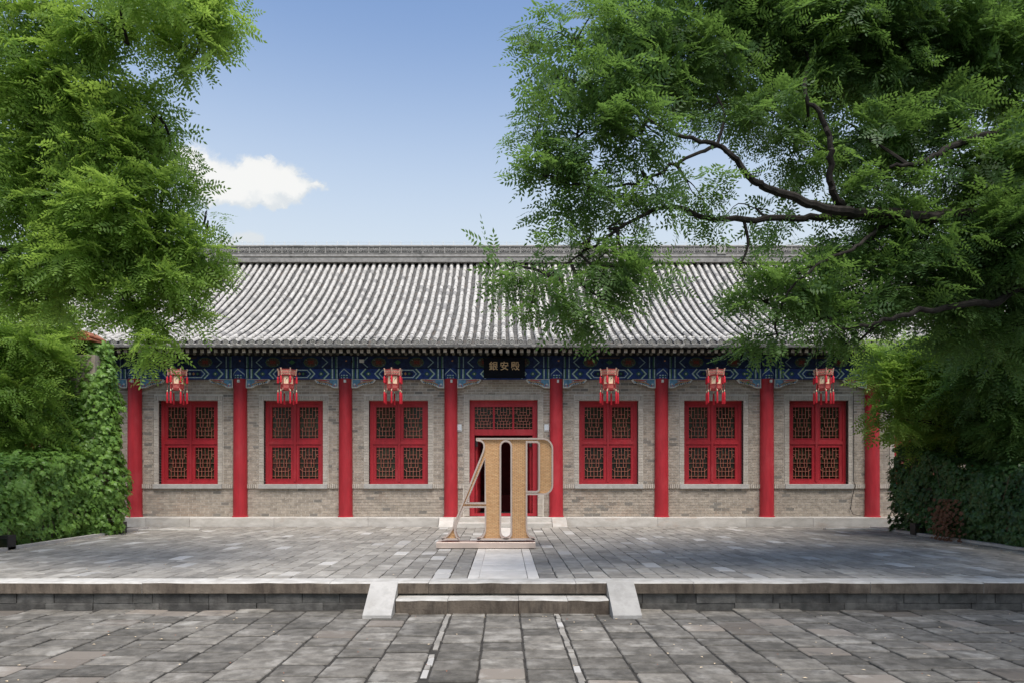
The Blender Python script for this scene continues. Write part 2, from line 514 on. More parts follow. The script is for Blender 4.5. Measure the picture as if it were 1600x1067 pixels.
def stone_verts(wx, ly, h, worn=0.012, cham=0.008, jit=0.006, rnd=random):
    """a slab centred on 0, top at 0: worn corners, a small chamfer, slightly uneven"""
    hx, hy = wx / 2, ly / 2
    ring = []
    for sx, sy in ((-1, -1), (1, -1), (1, 1), (-1, 1)):
        c1, c2 = worn * rnd.uniform(0.3, 1.6), worn * rnd.uniform(0.3, 1.6)
        jx, jy = rnd.uniform(-jit, jit), rnd.uniform(-jit, jit)
        p1 = (sx * (hx - c1) + jx, sy * hy + jy)
        p2 = (sx * hx + jx, sy * (hy - c2) + jy)
        ring += [p1, p2] if sx * sy < 0 else [p2, p1]
    n = len(ring)
    tz = [rnd.uniform(-0.004, 0.003) for _ in range(4)]
    vs = []
    for i, (x, y) in enumerate(ring):
        k = 1 - cham / max(abs(x), abs(y), 0.02)
        vs.append((x * k, y * k, tz[i // 2]))
    for i, (x, y) in enumerate(ring):
        vs.append((x, y, tz[i // 2] - cham))
    for x, y in ring:
        vs.append((x, y, -h))
    fs = [tuple(range(n))]
    for r in (0, n):
        fs += [(r + i, r + n + i, r + n + (i + 1) % n, r + (i + 1) % n) for i in range(n)]
    return vs, fs


def paving(parent, spots, wx, ly, h, mat, limit, name='paving_stone', seed=1, inv=None, cap=0.012, lift=0.004):
    """spots: (x, y, z, w, l) nearest first; the first LIMIT stones are parts, the others one joined part"""
    r = random.Random(seed)
    variants = []
    for k in range(14):
        vs, fs = stone_verts(wx, ly, h, worn=cap, rnd=r)
        variants.append(MB().add(vs, fs).mesh(name, mat))
    rest = MB()
    for i, (x, y, z, sw, sl) in enumerate(spots):
        zz = z + r.uniform(-1, 1) * lift
        if i < limit:
            o = link(name, variants[r.randrange(14)], parent, (x, y, zz), (r.uniform(-2, 2) * lift, r.uniform(-1.5, 1.5) * lift, r.choice((0, PI)) + r.uniform(-.006, .006)), inv)
            o.scale = (sw / wx, sl / ly, 1)
        else:
            vs, fs = stone_verts(sw, sl, h, worn=cap, rnd=r)
            rest.add([(a + x, b + y, c + zz) for a, b, c in vs], fs)
    if rest.v:
        o = obj('paving_stones', rest, mat, parent, inv=inv)
        o['kind'] = 'stuff'


def in_view(x, y, m=0.3):
    px = x / y * F + CX
    return -m * F / y < px < 1600 + m * F / y


edges = [-0.64, -0.225, 0.187, 0.603]
cols = [(edges[i], edges[i + 1]) for i in range(3)]
xr = 0.671
while xr < 11:
    wd = 0.44 + random.uniform(-0.01, 0.012)
    cols.append((xr, xr + wd)); xr += wd
xl = -0.712
while xl > -11:
    wd = 0.44 + random.uniform(-0.01, 0.012)
    cols.append((xl - wd, xl)); xl -= wd
spots = []
for ci, (a, b) in enumerate(cols):
    y = 2.9 + random.choice((0, 0.16)) + random.uniform(-0.03, 0.03)
    while y < 8.62:
        l = 0.32 * random.uniform(0.93, 1.07)
        if y + l > 8.78:
            break
        spots.append(((a + b) / 2, y + l / 2, GZ, b - a - 0.02, l - 0.032))
        y += l
vis = [s for s in spots if s[1] > 5.3 and in_view(s[0], s[1], 0.15)]
vis.sort(key=lambda s: s[1])
ids = set(map(id, vis[:298]))
paving(ground, vis[:298] + [s for s in spots if id(s) not in ids], 0.43, 0.306, 0.05, 'paver', 298, seed=3, cap=0.018, lift=0.007)
# thin edging bricks along the old processional strip
eb = [MB().add(*stone_verts(0.055, 0.2, 0.05, 0.004, 0.004, 0.003)).mesh('edging_brick', 'terrace_paver') for _ in range(5)]
for xs in (-0.676, 0.637):
    y = 3.2
    while y < 8.5:
        L = random.choice((0.12, 0.2, 0.24, 0.16))
        if random.random() < 0.94:
            o = link('edging_brick', random.choice(eb), ground, (xs + random.uniform(-.006, .006), y + L / 2, GZ + random.uniform(-0.006, 0.003)), (0, 0, random.uniform(-.03, .03)))
            o.scale = (random.uniform(0.85, 1.05), (L - 0.012) / 0.2, 1)
        y += L

TX = 13.5
TF = 8.57
tb = MB().box(-TX, TX, TF + 0.2, 19.0, GZ - 0.1, -0.014)
terrace = obj('terrace', tb, 'soil')
terrace['kind'] = 'structure'
spots = []
px0, px1 = -0.49, 0.46
xcols = []
x = px1
while x < 9.4:
    xcols.append((x, x + 0.232)); x += 0.232
x = px0
while x > -9.4:
    xcols.append((x - 0.232, x)); x -= 0.232
for ci, (a, b) in enumerate(xcols):
    y = 8.90 + (0.22 if ci % 2 else 0.0)
    first = True
    if ci % 2:
        spots.append(((a + b) / 2, 8.90 + 0.11, 0, 0.222, 0.21))
    while y < 17.72:
        l = min(0.44, 17.74 - y)
        spots.append(((a + b) / 2, y + l / 2, 0, 0.222, l - 0.010))
        y += l
spots.sort(key=lambda s: (not in_view(s[0], s[1], 0.1), s[1]))
paving(terrace, spots, 0.222, 0.43, 0.05, 'terrace_paver', 298, seed=5, cap=0.008)
# marble path down the middle: centre slabs and two edge strips
path = obj('path', MB().box(px0 + 0.005, px1 - 0.005, 8.90, 17.40, -0.05, -0.011), 'soil')
path['kind'] = 'structure'
y = 8.905
while y < 17.3:
    l = min(random.uniform(0.55, 0.85), 17.4 - y)
    vs, fs = stone_verts(0.638, l - 0.006, 0.04, 0.006, 0.005, 0.002)
    link('marble_slab', MB().add(vs, fs).mesh('marble_slab', 'marble'), path, (-0.015, y + l / 2, 0.001))
    y += l
for xs in (-0.408, 0.383):
    y = 8.905
    while y < 17.3:
        l = min(random.uniform(0.7, 1.2), 17.4 - y)
        vs, fs = stone_verts(0.145, l - 0.006, 0.04, 0.006, 0.005, 0.002)
        link('edge_slab', MB().add(vs, fs).mesh('edge_slab', 'marble'), path, (xs, y + l / 2, 0.002))
        y += l


def rough_block(x0, x1, y0, y1, z0, z1, j=0.006, cham=0.012, nx=3, face=False):
    """a long stone seen from the front: chipped front arris, slightly uneven top edge"""
    xs = [x0 + (x1 - x0) * i / nx for i in range(nx + 1)]
    vs = []
    for x in xs:
        a = random.uniform(-j, j)
        c = cham * random.uniform(0.6, 1.7)
        vs += [(x, y0 + a, z0), (x, y0 + a * 0.6, z1 - c), (x, y0 + c * 0.8, z1 + a * 0.15), (x, y1, z1), (x, y1, z0)]
    fs = []
    for i in range(nx):
        for k in range(5):
            fs.append((i * 5 + k, (i + 1) * 5 + k, (i + 1) * 5 + (k + 1) % 5, i * 5 + (k + 1) % 5))
    fs.append((0, 1, 2, 3, 4)); fs.append(tuple(nx * 5 + k for k in (4, 3, 2, 1, 0)))
    mb = MB().add(vs, fs)
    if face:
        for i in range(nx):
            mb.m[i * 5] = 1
    return mb


# coping and the retaining wall below it
cop = [-13.4, -11.2, -9.0, -7.1, -4.55, -2.19, -0.95, 0.90, 2.38, 4.6, 6.02, 8.4, 10.7, 13.4]
for a, b in zip(cop[:-1], cop[1:]):
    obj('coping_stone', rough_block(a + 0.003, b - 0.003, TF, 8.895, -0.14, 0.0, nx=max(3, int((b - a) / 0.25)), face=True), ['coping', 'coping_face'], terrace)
x = -13.3
while x < 13.2:
    l = random.choice((0.44, 0.47, 0.5, 0.24))
    obj('wall_block', rough_block(x + 0.004, x + l - 0.004, TF + 0.035 + random.uniform(0, .012), 8.75, -0.267, -0.143, 0.006, 0.008, 3), 'block', terrace)
    x += l
x = -13.4
while x < 13.2:
    l = random.uniform(0.55, 0.95)
    obj('footing_block', rough_block(x + 0.004, x + l - 0.004, TF + 0.03 + random.uniform(0, .014), 8.75, GZ - 0.03, -0.271, 0.006, 0.008, 3), 'block', terrace)
    x += l

# front steps
st = thing('stone_steps', 'low stone step between two sloping side slabs at the terrace edge', 'steps', (0, 8.45, GZ))
sx = [-1.325, -0.69, 0.175, 0.775, 1.275]
for a, b in zip(sx[:-1], sx[1:]):
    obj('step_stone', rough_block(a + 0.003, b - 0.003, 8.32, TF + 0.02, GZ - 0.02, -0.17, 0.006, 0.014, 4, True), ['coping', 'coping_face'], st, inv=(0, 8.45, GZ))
for a, b in ((-1.675, -1.335), (1.285, 1.625)):
    pts = [(8.055, GZ - 0.01), (8.055, GZ + 0.035), (8.575, 0.006), (8.575, GZ - 0.01)]
    vs = [(a, y, z) for y, z in pts] + [(b, y, z) for y, z in pts]
    mb = MB().add(vs, [(0, 1, 2, 3), (7, 6, 5, 4), (0, 4, 5, 1), (1, 5, 6, 2), (2, 6, 7, 3)])
    obj('side_slab', mb, 'ramp', st, inv=(0, 8.45, GZ))

# ------------------------------------------------------------------ the hall
HL = (0, 18.1, 0)
hall = thing('temple_hall', 'long grey brick hall with red columns, blue painted beams and curved grey tiled roof', 'hall', HL)
BAY, X0, NB = 2.784, -0.02, 11
colx = [X0 + (i - NB / 2) * BAY for i in range(NB + 1)]
WY = 18.10            # brick face
ZB, ZT = 0.247, 3.87  # wall foot, underside of the beam


def hp(name, mb, mats, parent=None, smooth=False):
    if parent is None:
        return obj(name, mb, mats, hall, smooth, inv=HL)
    return obj(name, mb, mats, parent, smooth)


# plinth stones
core = MB().box(-16.2, 16.2, 17.95, 28.0, -0.1, ZB - 0.02)
hp('plinth', core, 'plinth')
xs = [-16, -13.6, -11.2, -9.35, -8.2, -6.0, -3.55, -1.72]
xs2 = [1.62, 4.0, 6.3, 8.05, 10.3, 12.9, 16]
for seq in (xs, xs2):
    for a, b in zip(seq[:-1], seq[1:]):
        hp('plinth_stone', rough_block(a + 0.003, b - 0.003, 17.78, 18.3, -0.05, 0.236, 0.005, 0.012, 6), 'plinth')
for a, b in ((-1.72, -0.5), (-0.5, 0.55), (0.55, 1.62)):
    hp('plinth_stone', rough_block(a + 0.003, b - 0.003, 17.78, 18.3, -0.05, 0.236, 0.005, 0.01, 4), 'plinth')
ds = thing('door_steps', 'low pale stone step with short sloping slabs in front of the red doorway', 'steps', (0, 17.6, 0))
for a, b in ((-1.30, -0.35), (-0.35, 0.5), (0.5, 1.23)):
    obj('step_stone', rough_block(a + 0.003, b - 0.003, 17.44, 17.779, -0.03, 0.115, 0.004, 0.01, 4), 'plinth', ds, inv=(0, 17.6, 0))
for a, b in ((-1.68, -1.31), (1.24, 1.61)):
    pts = [(17.40, -0.01), (17.40, 0.02), (17.775, 0.245), (17.775, -0.01)]
    vs = [(a, y, z) for y, z in pts] + [(b, y, z) for y, z in pts]
    obj('side_slab', MB().add(vs, [(0, 1, 2, 3), (7, 6, 5, 4), (0, 4, 5, 1), (1, 5, 6, 2), (2, 6, 7, 3)]), 'plinth', ds, inv=(0, 17.6, 0))

# wall: mortar backing with openings, bricks laid proud of it
OW, OZ0, OZ1 = 0.785, 1.10, 3.318
DW, DZ1 = 0.905, 3.335
wall_mb = MB()
YB = WY + 0.006
for i in range(NB):
    a, b = colx[i], colx[i + 1]
    c = (a + b) / 2
    door = i == NB // 2
    ow, oz0, oz1 = (DW, ZB, DZ1) if door else (OW, OZ0, OZ1)
    if not door:
        wall_mb.box(c - ow, c + ow, YB, WY + 0.4, ZB - 0.01, oz0 - 0.02)
    wall_mb.box(a, c - ow, YB, WY + 0.4, ZB - 0.01, 4.5)
    wall_mb.box(c + ow, b, YB, WY + 0.4, ZB - 0.01, 4.5)
    wall_mb.box(c - ow, c + ow, YB, WY + 0.4, oz1, 4.5)
wall_mb.box(-16.2, colx[0], YB, WY + 0.4, ZB - 0.01, 4.5)
wall_mb.box(colx[-1], 16.2, YB, WY + 0.4, ZB - 0.01, 4.5)
wall = hp('wall', wall_mb, 'mortar')
BL, BH = 0.215, 0.0725
brick_me = {}
bricks_rest = MB()
n_single = 0
cand = []


def brick_rows(x0, x1, z0, z1, row0=0):
    nrow = max(1, round((z1 - z0) / BH))
    h = (z1 - z0) / nrow
    for r in range(nrow):
        x = x0 - (BL / 2 if (r + row0) % 2 else 0)
        while x < x1 - 0.012:
            a, b = max(x, x0), min(x + BL, x1)
            if b - a > 0.013:
                cand.append((a + 0.0055, b - 0.0055, z0 + r * h + 0.0065, z0 + (r + 1) * h - 0.0065))
            x += BL


SW = 0.905
for i in range(NB):
    a, b = colx[i] + 0.10, colx[i + 1] - 0.10
    c = (colx[i] + colx[i + 1]) / 2
    door = i == NB // 2
    if door:
        brick_rows(a, c - 1.065, ZB, 0.985); brick_rows(c + 1.065, b, ZB, 0.985)
        brick_rows(a, c - 1.047, 1.105, ZT); brick_rows(c + 1.047, b, 1.105, ZT)
        brick_rows(c - 1.065, c + 1.065, 3.47, ZT)
    else:
        brick_rows(a, b, ZB, 0.985)
        brick_rows(a, c - SW - 0.012, 1.105, 3.48, 1); brick_rows(c + SW + 0.012, b, 1.105, 3.48, 1)
        brick_rows(a, b, 3.48, ZT)
brick_rows(-16.15, colx[0] - 0.1, ZB, ZT)
brick_rows(colx[-1] + 0.1, 16.15, ZB, ZT)
cand.sort(key=lambda q: (abs(round((q[0] - X0) / BAY) * 0) + (q[2] > 0.95), abs(q[0])))
full = {}
for (a, b, z0, z1) in cand:
    pr = random.uniform(0, 0.004)
    if n_single < 298 and z0 < 0.95:
        key = (round(b - a, 2), round(z1 - z0, 3))
        if key not in full:
            full[key] = MB().box(-(b - a) / 2, (b - a) / 2, -0.01, 0.04, -(z1 - z0) / 2, (z1 - z0) / 2).mesh('brick', 'brick')
        link('brick', full[key], wall, ((a + b) / 2, WY + 0.006 - pr, (z0 + z1) / 2))
        n_single += 1
    else:
        bricks_rest.box(a, b, WY - pr, WY + 0.03, z0, z1, 0, True)
o = hp('bricks', bricks_rest, 'brick', wall)
o['kind'] = 'stuff'

# trim around the openings (soldier bricks over, stretchers down the sides), soldier string course, sills
trim = MB()
sold = MB()
for i in range(NB):
    c = (colx[i] + colx[i + 1]) / 2
    door = i == NB // 2
    ow, oz0, oz1 = (DW, ZB, DZ1) if door else (OW, OZ0, OZ1)
    t = 0.12 if not door else 0.13
    tx = c - ow - t
    n = round((2 * ow + 2 * t) / 0.062)
    wd = (2 * ow + 2 * t) / n
    for k in range(n):
        trim.box(tx + k * wd + 0.003, tx + (k + 1) * wd - 0.003, WY - 0.022 - random.uniform(0, .003), WY + 0.05, oz1, oz1 + 0.122)
    nr = round((oz1 - oz0) / 0.0725)
    h = (oz1 - oz0) / nr
    for k in range(nr):
        for xa in (c - ow - t, c + ow):
            trim.box(xa, xa + t, WY - 0.022 - random.uniform(0, .003), WY + 0.14, oz0 + k * h + 0.004, oz0 + (k + 1) * h - 0.004)
    for xa, xb in ((colx[i] + 0.10, c - (1.065 if door else SW)), (c + (1.065 if door else SW), colx[i + 1] - 0.10)):
        n = max(1, round((xb - xa) / 0.058))
        wd = (xb - xa) / n
        for k in range(n):
            sold.box(xa + k * wd + 0.006, xa + (k + 1) * wd - 0.006, WY - 0.045, WY + 0.03, 0.99, 1.10)
    if not door:
        for xa, xb in ((c - SW, c + 0.1), (c + 0.104, c + SW)):
            hp('sill_stone', rough_block(xa, xb, WY - 0.075, WY + 0.13, 0.985, 1.10, 0.002, 0.006, 3), 'sill')
o = hp('trim_bricks', trim, 'surround', wall); o['kind'] = 'stuff'
o = hp('string_course_bricks', sold, 'surround', wall); o['kind'] = 'stuff'


# windows: frame, four sashes each with pane and lattice
def lattice_strokes(w2, h2):
    """an octagon-and-square fret in a panel of half size w2 x h2"""
    segs = [((-1, 0), (1, 0)), ((-1, -.83), (1, -.83)), ((-1, .8), (-.35, .8)), ((.35, .8), (1, .8)), ((-.35, .52), (.35, .52)), ((-1, .55), (-.68, .55)), ((.68, .55), (1, .55)),
            ((-.68, -.52), (.68, -.52)), ((0, 1), (0, .27)), ((0, -.27), (0, -1))]
    for sx in (-1, 1):
        segs += [((sx * .35, 1), (sx * .35, .27)), ((sx * .35, -.27), (sx * .35, -.83)), ((sx * .68, 1), (sx * .68, .27)), ((sx * .68, -.3), (sx * .68, -1)), ((sx * .68, .27), (sx * .5, .27)),
                 ((sx * .5, .27), (sx * .5, -.27)), ((0, .27), (sx * .5, .27)), ((0, -.27), (sx * .5, -.27)), ((sx * .22, .27), (sx * .22, -.27)),
                 ((sx, -.36), (sx * .84, -.42)), ((sx * .84, -.42), (sx * .72, -.5)), ((sx, .36), (sx * .84, .42)), ((sx * .84, .42), (sx * .7, .5))]
    return [[(x * w2, z * h2) for x, z in q] for q in segs]


def lattice_mb(w2, h2, strokes=None):
    mb = MB()
    for s in strokes or lattice_strokes(w2, h2):
        mb.line(s, 0.0125, -0.012, 0.016, 0)
        mb.line(s, 0.0075, -0.016, -0.010, 1)
    mb.line([(-w2, -h2), (w2, -h2), (w2, h2), (-w2, h2)], 0.014, -0.01, 0.016, 0, True)
    return mb


FY = 0.125   # frame set back in the reveal
fr = MB()
fw, zlo, zhi = 0.085, OZ0, OZ1
zm0, zm1 = 2.115, 2.30
fr.box(-OW, -OW + fw, FY, FY + 0.1, zlo, zhi); fr.box(OW - fw, OW, FY, FY + 0.1, zlo, zhi)
fr.box(-OW + fw, OW - fw, FY, FY + 0.1, zlo, zlo + 0.06)
fr.box(-OW + fw, OW - fw, FY, FY + 0.1, zhi - 0.08, zhi)
fr.box(-0.03, 0.03, FY - 0.012, FY + 0.1, zlo + 0.06, zhi - 0.08)
for sx in (-1, 1):
    xa, xb = sorted((sx * 0.03, sx * (OW - fw)))
    fr.box(xa, xb, FY, FY + 0.1, zm0 + 0.045, zm1 - 0.06)
win_me = fr.mesh('window', 'red')
spec = [(zlo + 0.06, zm0 + 0.045), (zm1 - 0.06, zhi - 0.08)]
sw2 = (OW - fw - 0.03) / 2
sash_me, lat_me, pane_me = [], [], []
for z0, z1 in spec:
    h2 = (z1 - z0) / 2
    s = 0.072
    mb = MB()
    mb.box(-sw2, -sw2 + s, 0, 0.06, -h2, h2); mb.box(sw2 - s, sw2, 0, 0.06, -h2, h2)
    mb.box(-sw2 + s, sw2 - s, 0, 0.06, -h2, -h2 + s); mb.box(-sw2 + s, sw2 - s, 0, 0.06, h2 - s, h2)
    mb.line([(-sw2 + s, -h2 + s), (sw2 - s, -h2 + s), (sw2 - s, h2 - s), (-sw2 + s, h2 - s)], 0.02, -0.008, 0.03, 0, True)
    sash_me.append(mb.mesh('sash', 'red'))
    lat_me.append(lattice_mb(sw2 - s - 0.005, h2 - s - 0.005).mesh('lattice', ['red_dark', 'lattice_gilt']))
    pane_me.append(MB().box(-sw2 + s, sw2 - s, 0.0, 0.006, -h2 + s, h2 - s).mesh('pane', 'glass'))
proto = None
for i in range(NB):
    if i == NB // 2:
        continue
    c = (colx[i] + colx[i + 1]) / 2
    win = link('window', win_me, hall, (c, WY, 0), inv=HL)
    for si, (z0, z1) in enumerate(spec):
        for sx in (-1, 1):
            loc = (sx * (0.03 + sw2), FY + 0.022, (z0 + z1) / 2)
            link('sash', sash_me[si], win, loc)
            link('lattice', lat_me[si], win, (loc[0], loc[1] + 0.03, loc[2]))
            link('pane', pane_me[si], win, (loc[0], loc[1] + 0.052, loc[2]))

# doorway
cd = (colx[5] + colx[6]) / 2
door_fr = MB()
dz0 = ZB
door_fr.box(-DW, -DW + 0.13, FY, FY + 0.12, dz0, DZ1); door_fr.box(DW - 0.13, DW, FY, FY + 0.12, dz0, DZ1)
door_fr.box(-DW + 0.13, DW - 0.13, FY, FY + 0.12, DZ1 - 0.17, DZ1)
door_fr.box(-DW + 0.13, DW - 0.13, FY - 0.02, FY + 0.12, 2.40, 2.56)
door_fr.box(-DW + 0.13, DW - 0.13, FY, FY + 0.12, dz0, dz0 + 0.07)
for fx in (-0.26, 0.26):
    door_fr.box(fx - 0.02, fx + 0.02, FY + 0.01, FY + 0.09, 2.56, DZ1 - 0.17)
dr = link('door_frame', door_fr.mesh('door_frame', 'red'), hall, (cd, WY, 0), inv=HL)
tw2, th2 = (0.775 - 0.28 + 0.0) / 2, (DZ1 - 0.17 - 2.56) / 2
for cx_, w2 in ((-0.5275, 0.2475), (0.0, 0.24), (0.5275, 0.2475)):
    mb = lattice_mb(w2, th2)
    link('lattice', mb.mesh('lattice', ['red_dark', 'lattice_gilt']), dr, (cx_, FY + 0.05, 2.56 + th2))
    link('pane', MB().box(-w2, w2, 0, 0.006, -th2, th2).mesh('pane', 'glass'), dr, (cx_, FY + 0.085, 2.56 + th2))
# leaves swung open inwards
for sx in (-1, 1):
    mb = MB()
    hw = 0.74
    mb.box(0, 0.05, 0, hw, 0.02, 2.12)
    for z0, z1 in ((0.12, 0.7), (0.85, 2.02)):
        mb.box(0.05 if sx < 0 else -0.012, 0.062 if sx < 0 else 0.0, 0.07, hw - 0.07, z0, z1)
    link('door_leaf', mb.mesh('door_leaf', 'red_dark'), dr, (sx * 0.735 - 0.025, FY + 0.13, dz0 + 0.0), (0, 0, sx * 0.08))
    link('hinge_block', MB().box(-0.03, 0.03, 0, 0.03, 0, 0.2).mesh('hinge_block', 'black'), dr, (sx * 0.72, FY + 0.06, dz0 + 1.85))
# the room behind
room = MB()
room.box(-4, 4, WY + 0.41, 24, ZB - 0.018, ZB + 0.002, 1)
room.box(-4, 4, 24, 24.1, ZB, 4.4, 0)
room.box(-4.1, -4, WY + 0.41, 24, ZB, 4.4, 0); room.box(4, 4.1, WY + 0.41, 24, ZB, 4.4, 0)
room.box(-4, 4, WY + 0.41, 24, 4.3, 4.4, 0)
room.box(-1.2, 1.2, 21.6, 21.7, ZB + 0.3, 3.2, 2)
room.box(-0.8, 0.8, 20.6, 21.2, ZB + 0.003, ZB + 0.5, 2)
hp('room', room, ['dark', 'inner_floor', 'inner_red'])
back = MB()
back.box(-16.2, 16.2, 27.4, 27.8, 0, 4.5); back.box(-16.2, -15.8, WY + 0.4, 27.4, 0, 4.5); back.box(15.8, 16.2, WY + 0.4, 27.4, 0, 4.5)
hp('back_wall', back, 'brick')

# columns with painted heads
CYL = 18.05
colm = MB().lathe([(0.205, 0.236), (0.2, 0.262), (0.183, 0.27), (0.18, 1.2), (0.17, 3.87)], 28, mi=0)
colm = colm.mesh('column', 'red', True)
head = MB().lathe([(0.174, 3.87), (0.174, 4.135)], 28, mi=0)
R_ = 0.177


def on_cyl(mb, pts, mi, r=R_):
    """a thin painted shape wrapped on the column head, subdivided along x"""
    n = len(pts)
    for i in range(n - 1):
        (x0, z0, w0), (x1, z1, w1) = pts[i], pts[i + 1]
        st_ = 4
        for k in range(st_):
            t0, t1 = k / st_, (k + 1) / st_
            q = []
            for t_, s in ((t0, -1), (t1, -1), (t1, 1), (t0, 1)):
                xx, zz = x0 + (x1 - x0) * t_, z0 + (z1 - z0) * t_ + s * w0 / 2
                xx = max(-0.165, min(0.165, xx))
                q.append((xx, -math.sqrt(r * r - xx * xx), zz))
            mb.add(q, [(0, 1, 2, 3)], mi)


on_cyl(head, [(-0.15, 3.985, .026), (0, 4.115, .026), (0.15, 3.985, .026)], 1)
on_cyl(head, [(-0.15, 3.955, .022), (0.15, 3.955, .022)], 1)
on_cyl(head, [(-0.165, 3.92, .03), (0.165, 3.92, .03)], 2)
on_cyl(head, [(-0.165, 3.89, .018), (0.165, 3.89, .018)], 1)
head = head.mesh('column_head', ['blue', 'pale', 'green'], True)
fit = MB().box(-0.025, 0.025, -0.24, -0.17, 3.76, 3.83).mesh('light_fitting', 'lamp_white')
upper = MB().box(-0.17, 0.17, -0.16, 0.1, 4.14, 4.46, 0)
upper.lathe([(0.001, -0.002), (0.022, -0.002)], 8, (0.05, -0.163, 4.33), 1, False)
upper.slab([(0.03, 4.31), (0.07, 4.31), (0.07, 4.35), (0.03, 4.35)], -0.166, -0.15, 1)
upper = upper.mesh('beam_end', ['navy', 'ochre'])
for i, x in enumerate(colx):
    c = link('column', colm, hall, (x, CYL, 0), inv=HL)
    link('column_head', head, c)
    link('beam_end', upper, c, (0, 0, 0))
    if 2 <= i <= 9:
        link('light_fitting', fit, c, (random.choice((-.02, 0.03)), 0, 0))

# painted beams, one lower and one upper beam per bay
HB = BAY / 2 - 0.175
BYF = 17.96
for kind in ('lower', 'upper'):
    mb = MB()
    if kind == 'lower':
        z0, z1 = 3.87, 4.135
        zc, hh = (z0 + z1) / 2, (z1 - z0) / 2
        mb.box(-HB, HB, 0, 0.2, z0, z1, 0)
        P = dict(y0=-0.004, y1=0.01)
        for s in (-1, 1):
            for xx, wdt, mi in ((HB - 0.03, 0.03, 1), (HB - 0.065, 0.03, 2), (HB - 0.15, 0.035, 1), (HB - 0.185, 0.02, 2)):
                mb.slab([(s * (xx - wdt / 2), z0 + 0.01), (s * (xx + wdt / 2), z0 + 0.01), (s * (xx + wdt / 2), z1 - 0.01), (s * (xx - wdt / 2), z1 - 0.01)], -0.004, 0.01, mi)
            for tip, wdt, mi, off in ((HB - 0.25, 0.032, 1, 0.0), (HB - 0.285, 0.018, 2, 0), (0.60, 0.03, 1, 0), (0.565, 0.016, 2, 0)):
                mb.line([(s * (tip - 0.115), z0 + 0.012), (s * tip, zc), (s * (tip - 0.115), z1 - 0.012)], wdt, -0.005, 0.01, mi)
            mb.slab([(s * 0.77 - 0.018, zc - 0.018), (s * 0.77 + 0.018, zc - 0.018), (s * 0.77 + 0.018, zc + 0.018), (s * 0.77 - 0.018, zc + 0.018)], -0.006, 0.01, 5)
            mb.slab([(s * 0.77 + dx_ * 0.07, zc + dz_ * 0.06) for dx_, dz_ in ((-1, 0), (0, -1), (1, 0), (0, 1))], -0.0045, 0.01, 2)
        mb.line([(-0.40, z0 + 0.035), (0.40, z0 + 0.035), (0.49, zc), (0.40, z1 - 0.035), (-0.40, z1 - 0.035), (-0.49, zc)], 0.022, -0.005, 0.01, 1, True)
        mb.slab([(-0.36, z0 + 0.065), (0.36, z0 + 0.065), (0.42, zc), (0.36, z1 - 0.065), (-0.36, z1 - 0.065), (-0.42, zc)], -0.003, 0.01, 3)
        for k in range(-3, 4):
            mb.slab([(k * 0.1 - 0.035, zc), (k * 0.1, zc - 0.04), (k * 0.1 + 0.035, zc), (k * 0.1, zc + 0.04)], -0.006, 0.01, (2, 1, 4)[k % 3])
        me = mb.mesh('painted_beam', ['blue', 'pale', 'green', 'navy', 'ochre', 'white'])
    else:
        z0, z1 = 4.145, 4.46
        zc = (z0 + z1) / 2
        mb.box(-HB - 0.004, HB + 0.004, 0, 0.2, z0, z1, 0)
        for s in (-1, 1):
            for xx, wdt, mi in ((HB - 0.03, 0.025, 1), (HB - 0.16, 0.025, 1), (HB - 0.06, 0.02, 2)):
                mb.slab([(s * (xx - wdt / 2), z0 + 0.01), (s * (xx + wdt / 2), z0 + 0.01), (s * (xx + wdt / 2), z1 - 0.01), (s * (xx - wdt / 2), z1 - 0.01)], -0.004, 0.01, mi)
            mb.line([(s * (HB - 0.42), z0 + 0.03), (s * (HB - 0.28), zc), (s * (HB - 0.42), z1 - 0.03)], 0.024, -0.004, 0.01, 1)
            oc = [(s * 0.50 + 0.19 * math.cos(k * PI / 5), zc + 0.125 * math.sin(k * PI / 5)) for k in range(10)]
            mb.slab(oc, -0.003, 0.01, 3)
            mb.line(oc, 0.012, -0.005, 0.01, 2, True)
            mb.slab([(s * 0.50 + 0.11 * math.cos(k * PI / 4) * (1 if k % 2 else 0.6), zc + 0.07 * math.sin(k * PI / 4) * (1 if k % 2 else .6)) for k in range(8)], -0.0045, 0.01, 5)
            for k in range(6):
                an = k * PI / 3 + 0.4
                mb.slab([(s * 0.50 + 0.15 * math.cos(an) - 0.012, zc + 0.1 * math.sin(an) - 0.012), (s * 0.50 + 0.15 * math.cos(an) + 0.016, zc + 0.1 * math.sin(an) - 0.01),
                         (s * 0.50 + 0.15 * math.cos(an), zc + 0.1 * math.sin(an) + 0.016)], -0.006, 0.01, (2, 4, 1)[k % 3])
        mb.slab([(-0.26, z1 - 0.06), (0.26, z1 - 0.06), (0.29, z1 - 0.02), (-0.29, z1 - 0.02)], -0.004, 0.01, 4)
        mb.slab([(-0.09, zc), (0, zc - 0.06), (0.09, zc), (0, zc + 0.06)], -0.004, 0.01, 2)
        me = mb.mesh('upper_beam', ['navy', 'beam_line', 'green', 'brown', 'brown', 'roundel_red'])
    for i in range(NB):
        c = (colx[i] + colx[i + 1]) / 2
        link('painted_beam' if kind == 'lower' else 'upper_beam', me, hall, (c, BYF, 0), inv=HL)

